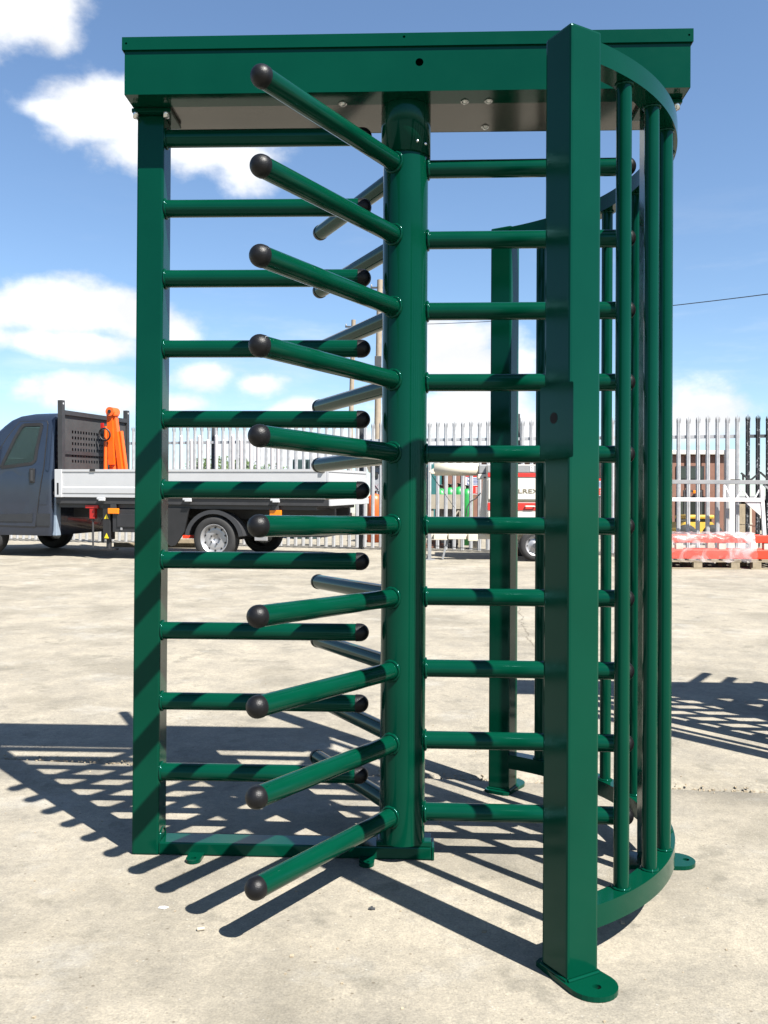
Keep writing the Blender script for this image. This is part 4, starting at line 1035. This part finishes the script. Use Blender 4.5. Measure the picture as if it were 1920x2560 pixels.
# centre: container, brown wall, skip, cylinders and notices
wall_building('site_building', 'brown clad wall with notices behind the trailer and the fence', 1106, 1470, 1152, 20.0, BROWN, 3, .4, 9)
wall_building('shipping_container', 'teal steel container left of the brown wall behind the fence', 1030, 1104, 1160, 19.5, TEAL, 2.4, .25, cat='container')
wall_building('grey_cabin', 'pale grey cabin with a dark window behind the rotor column', 925, 1024, 1165, 21, mat('cabin_grey', (.19, .2, .215), .6), 3, .5, 8, [(930, 945, 1180, 1195)], cat='cabin')
def signs():
    for i, (x0, x1, y0, y1, lb) in enumerate(((1163, 1178, 1186, 1228, 'narrow white notice with red top and upright lettering on the brown wall'), (1181, 1199, 1186, 1236, 'white notice with blue lines above a red panel on the brown wall'), (1494, 1506, 1196, 1240, 'white notice with blue lines seen right of the front post'), (932, 950, 1205, 1238, 'grey board with a small pink cross emblem behind the rotor column'))):
        d = 19.85 if i < 2 else (19.4 if i == 2 else 20.8)
        a = at(x0, y1, d); b = at(x1, y0, d); w = b.x-a.x; h = b.z-a.z; T = empty('notice_board', a)
        sm = mat('notice_white', (.42, .42, .42), .5, var=.03)
        B = MB().cbox((0, 0, 0), (w, .02, h), .003).build('board', sm if i < 3 else MATS['cabin_grey'], T)
        bl = mat('notice_blue', (.03, .06, .22), .5)
        if i == 0:
            MB().box((.01, -.004, h*.86), (w-.01, -.0005, h-.01)).build('red_band', REDP, T)
            link('lettering', text_mesh('OGRO', w*.75, bl, .001), T, (w/2, -.003, h*.45), (math.pi/2, math.pi/2, 0))
        elif i in (1, 2):
            MB().box((.0, -.004, h*.87), (w, -.0005, h)).build('red_band', REDP, T)
            for k in range(5): MB().box((w*.12, -.004, h*(.50+.07*k)), (w*.88, -.0005, h*(.53+.07*k))).build('text_line', bl, T)
            MB().box((.0, -.004, 0.02), (w, -.0005, h*.44)).build('red_panel', REDP, T)
            for k in range(3): MB().box((w*.45, -.007, h*(.10+.1*k)), (w*.85, -.0045, h*(.14+.1*k))).build('text_line', sm, T)
        else:
            pk = mat('pink_print', (.4, .18, .22), .5)
            MB().bar((w*.2, -.002, h*.45), (w*.8, -.002, h*.85), .003, .03, (0, 1, 0)).bar((w*.2, -.0045, h*.85), (w*.8, -.0045, h*.45), .0015, .03, (0, 1, 0)).build('cross', pk, T)
        tag(T, lb, 'notice', 'notices behind the fence')
        if i >= 2:                                             # free standing: two posts to the ground
            for x in (w*.2, w*.8): MB().cbox((x-.02, .021, gz(a.y)-a.z), (x+.02, .06, h), .003).build('post', GREYP, T)
signs()
def cylinders():
    gr = mat('cylinder_green', (.015, .20, .045), .4); gy = mat('cylinder_grey', (.16, .165, .17), .45); org = mat('cylinder_orange', (.42, .075, .012), .45)
    def cyl(px, d, top, r, m1, m2, lb, grp):
        a = at(px, 1300, d); z0 = gz(a.y); h = at(px, top, d).z-z0; T = empty('gas_cylinder', (a.x, a.y, z0))
        MB().lathe([(.001, 0), (r, 0), (r, h-.40)], n=20).build('body', m1, T)
        MB().lathe([(r, h-.3995), (r, h-.20), (r*.85, h-.13), (r*.5, h-.085), (r*.28, h-.07)], n=20).build('shoulder', m2, T)
        MB().lathe([(r*.28, h-.069), (r*.28, h-.02), (r*.4, h-.02), (r*.4, h), (.001, h)], n=12).build('valve', BLK, T)
        tag(T, lb, 'cylinder', grp)
    d = 17.2
    for px, top, lb in ((1102, 1212, 'green-shouldered gas cylinder in front of the teal container, leftmost of four'), (1125, 1210, 'green-shouldered gas cylinder above the grey skip, second from left'), (1148, 1208, 'green-shouldered gas cylinder above the grey skip, third from left'), (1168, 1213, 'green-shouldered gas cylinder beside the white notice, rightmost of four')):
        cyl(px, d, top, .115, gr if px == 1168 else gy, gr, lb, 'gas cylinders behind the skip')
    cyl(936, 18, 1226, .15, org, org, 'orange gas cylinder behind the fence by the rotor column', 'orange cylinders')
    cyl(950, 18.3, 1228, .15, org, org, 'orange gas cylinder half hidden by the rotor column edge', 'orange cylinders')
cylinders()
def skip():
    d = 16.6; a = at(1072, 1300, d); S = d/F_PX; z0 = gz(a.y); T = empty('grey_skip', (a.x, a.y, z0)); m = mat('skip_beige', (.24, .215, .17), .7, var=.15)
    zt = at(1072, 1236, d).z-z0; zb = at(1072, 1272, d).z-z0; w = 88*S
    MB().box((0, 0, zb), (w, .03, zt)).box((0, .5, zb), (w, .53, zt)).box((0, .0305, zb), (.03, .4995, zt)).box((w-.03, .0305, zb), (w, .4995, zt)).box((.031, .031, zb), (w-.031, .499, zb+.03)).build('tray', m, T)
    for x in (.03, w-.09):
        for y in (.02, .45): MB().cbox((x, y, 0), (x+.06, y+.06, zb-.001), .004).build('leg', m, T)
    MB().bar((.1, .03, .05), (w-.1, .03, zb-.02), .03, .03).build('brace', m, T)
    tag(T, 'beige steel tray on legs in front of the gas cylinders', 'tray')
    for i, (px, c, lb) in enumerate(((1080, BROWN, 'brown timber offcut under the beige tray, left'), (1115, BLK, 'black scrap bar under the beige tray, middle'), (1190, WHITE, 'pale round tub on the ground right of the beige tray'))):
        q = at(px, 1330, 16.3); zz = gz(q.y)
        if i < 2: o = MB().cbox((-.15, 0, 0), (.22, .12, .09), .01).cbox((-.1, .02, .0905), (.16, .1, .15), .01).build(('timber_offcut', 'scrap_bar')[i], c)
        else: o = MB().lathe([(.001, 0), (.09, 0), (.12, .2), (.125, .21), (.11, .21), (.085, .02)], n=18).build('tub', c)
        o.location = (q.x, q.y, zz); tag(o, lb, ('offcut', 'scrap', 'tub')[i])
skip()
# low stack of timber and red steel behind the truck
def low_stack():
    for i, (x0, x1, y, z, m, lb) in enumerate(((-5.6, -3.6, 13.45, 0.0, WOOD, 'timber bearer on the ground behind the truck, lowest at left'), (-5.3, -3.5, 13.6, .0, BLK, 'black steel length on the ground behind the truck'), (-5.0, -3.3, 13.3, .085, WOOD, 'upper timber plank of the low stack behind the truck'), (-4.3, -3.3, 13.42, .17, ORNG, 'red steel length on top of the low stack behind the truck'), (-4.1, -3.25, 13.25, .255, ORNG, 'short red steel length highest in the low stack behind the truck'))):
        yy = y
        o = MB().cbox((x0, yy, 0), (x1, yy+.12, .08), .008).box((x0+.02, yy+.02, .0), (x0+.03, yy+.10, .079)).build('steel_length' if m is not WOOD else 'timber_plank', m); o.location = (0, 0, gz(yy)+z); tag(o, lb, 'steel' if m is not WOOD else 'plank', 'low stack behind the truck')
low_stack()
wall_building('dark_container', 'dark green container seen over the truck bed behind the fence', 730, 800, 1148, 19, mat('dark_green_tank', (.02, .04, .04), .5), 2, .4, cat='container')

# ------------------------------------------------------------------ poles, wire, trees
POLE = mat('weathered_pole', (.20, .165, .125), .85, var=.2, vscale=3, bump=.3, bscale=20)
def pole(px_t, py_t, px_b, d, r, lb, box=None):
    t = at(px_t, py_t, d); b = at(px_b, 1290, d); b.z = gz(b.y)-.3
    T = empty('utility_pole', (b.x, b.y, b.z)); v = t-b
    MB().tube((0, 0, 0), v, r*1.25, r, n=14).build('shaft', POLE, T)
    MB().cbox((v.x-.5, v.y-.05, v.z-.45), (v.x+.3, v.y+.05, v.z-.36), .01).build('cross_arm', DGREY, T)
    for x in (-.45, .25): MB().lathe([(.03, 0), (.05, .05), (.03, .12), (.001, .14)], (v.x+x, v.y, v.z-.36), n=10).build('insulator', GREYP, T)
    if box:
        w = at(px_b+2, box, d)-b; MB().cbox((w.x-.10, w.y-.35, w.z-.3), (w.x+.25, w.y-.15, w.z+.3), .02).build('junction_box', DGREY, T)
    tag(T, lb, 'pole', 'wooden utility poles'); return t
ptop = pole(884, 800, 871, 52, .13, 'weathered wooden utility pole left of the rotor column')
pole(950, 700, 940, 46, .15, 'thicker wooden utility pole half hidden by the rotor column edge', 907)
def wire():
    A = ptop+Vector((.2, 0, -.25)); B = at(2250, 690, 26); mb = MB(); n = 24; prev = None
    for i in range(n+1):
        t = i/n; p = A.lerp(B, t); p.z -= 1.3*4*t*(1-t)*.35
        if prev is not None: mb.tube(prev, p, .016, n=6, caps=False)
        prev = p
    o = mb.build('overhead_wire', BLK); tag(o, 'thin dark overhead wire crossing the sky on the right', 'wire')
wire()
def tree(px, py_top, d, wr, lb):
    a = at(px, 1290, d); z0 = gz(a.y); zt = at(px, py_top, d).z; h = zt-z0; T = empty('leafy_tree', (a.x, a.y, z0))
    rr = random.Random(px)
    tr = MB().tube((0, 0, 0), (.05, 0, h*.5), .12, .07, n=8)
    for k in range(5):
        an = k*1.3; tr.tube((.04, 0, h*(.35+.05*k)), (math.cos(an)*wr*.5, math.sin(an)*wr*.5, h*(.6+.05*k)), .05, .02, n=6)
    tr.build('trunk', mat('bark', (.05, .04, .03), .9), T)
    lv = MB(); cl = [(rr.gauss(0, .42)*wr, rr.gauss(0, .42)*wr, h*rr.uniform(.38, .93)) for _ in range(26)]
    for (cx, cy, cz) in cl:
        for _ in range(70):
            c = Vector((cx+rr.gauss(0, .2)*wr, cy+rr.gauss(0, .2)*wr, min(h, cz+rr.gauss(0, .07)*h))); s = rr.uniform(.06, .13)
            u = Vector((rr.gauss(0, 1), rr.gauss(0, 1), rr.gauss(0, 1))).normalized(); v = u.orthogonal().normalized()
            lv.add([c-u*s, c+v*s*.6, c+u*s, c-v*s*.6], [(0, 1, 2, 3)])
    lv.build('crown', mat('leaf_green', (.045, .075, .02), .6, var=.4, vscale=2), T)
    tag(T, lb, 'tree', 'trees far behind the fence')
for px, py, d, w, lb in ((505, 1150, 60, 1.6, 'small green tree far behind the pale tubes'), (565, 1143, 62, 1.8, 'green tree far behind the pale tubes, taller one'), (603, 1156, 58, 1.5, 'low green tree beside the upright tubes, right one'), (668, 1160, 64, 1.8, 'low distant tree above the truck bed')):
    tree(px, py, d, w, lb)

# ------------------------------------------------------------------ litter
def litter():
    q = onground(493, 2328); o = MB().tube((0, 0, 0), (.016, .006, .0), .0042, n=12).build('cigarette_butt', mat('butt_paper', (.3, .26, .2), .8)); o.location = (q.x, q.y, .0046); tag(o, 'pale cigarette butt on the concrete below the left arms', 'litter')
    q = onground(930, 2274); o = MB().cbox((-.009, -.004, 0), (.008, .004, .004), .001).cbox((-.004, -.007, .002), (.002, .007, .006), .001).build('metal_scrap', DGREY); o.location = (q.x, q.y, .0005); tag(o, 'small dark metal scrap on the concrete below the rotor', 'litter')
    q = onground(408, 2270)
    o = MB().prism([(-.012, -.004), (.006, -.009), (.014, .003), (.002, .008), (-.01, .006)], .0006, .0022).build('paper_scrap', mat('paper_white', (.38, .38, .37), .8)); o.location = (q.x, q.y, 0); tag(o, 'white paper scrap on the concrete below the left post', 'litter')
    q = onground(1210, 2330)
    o = MB().prism([(-.006, -.004), (.004, -.006), (.007, .003), (-.002, .006)], .0004, .003).build('stone_chip', WOOD); o.location = (q.x, q.y, 0); tag(o, 'single brown stone chip on the concrete left of the front post', 'litter')
litter()
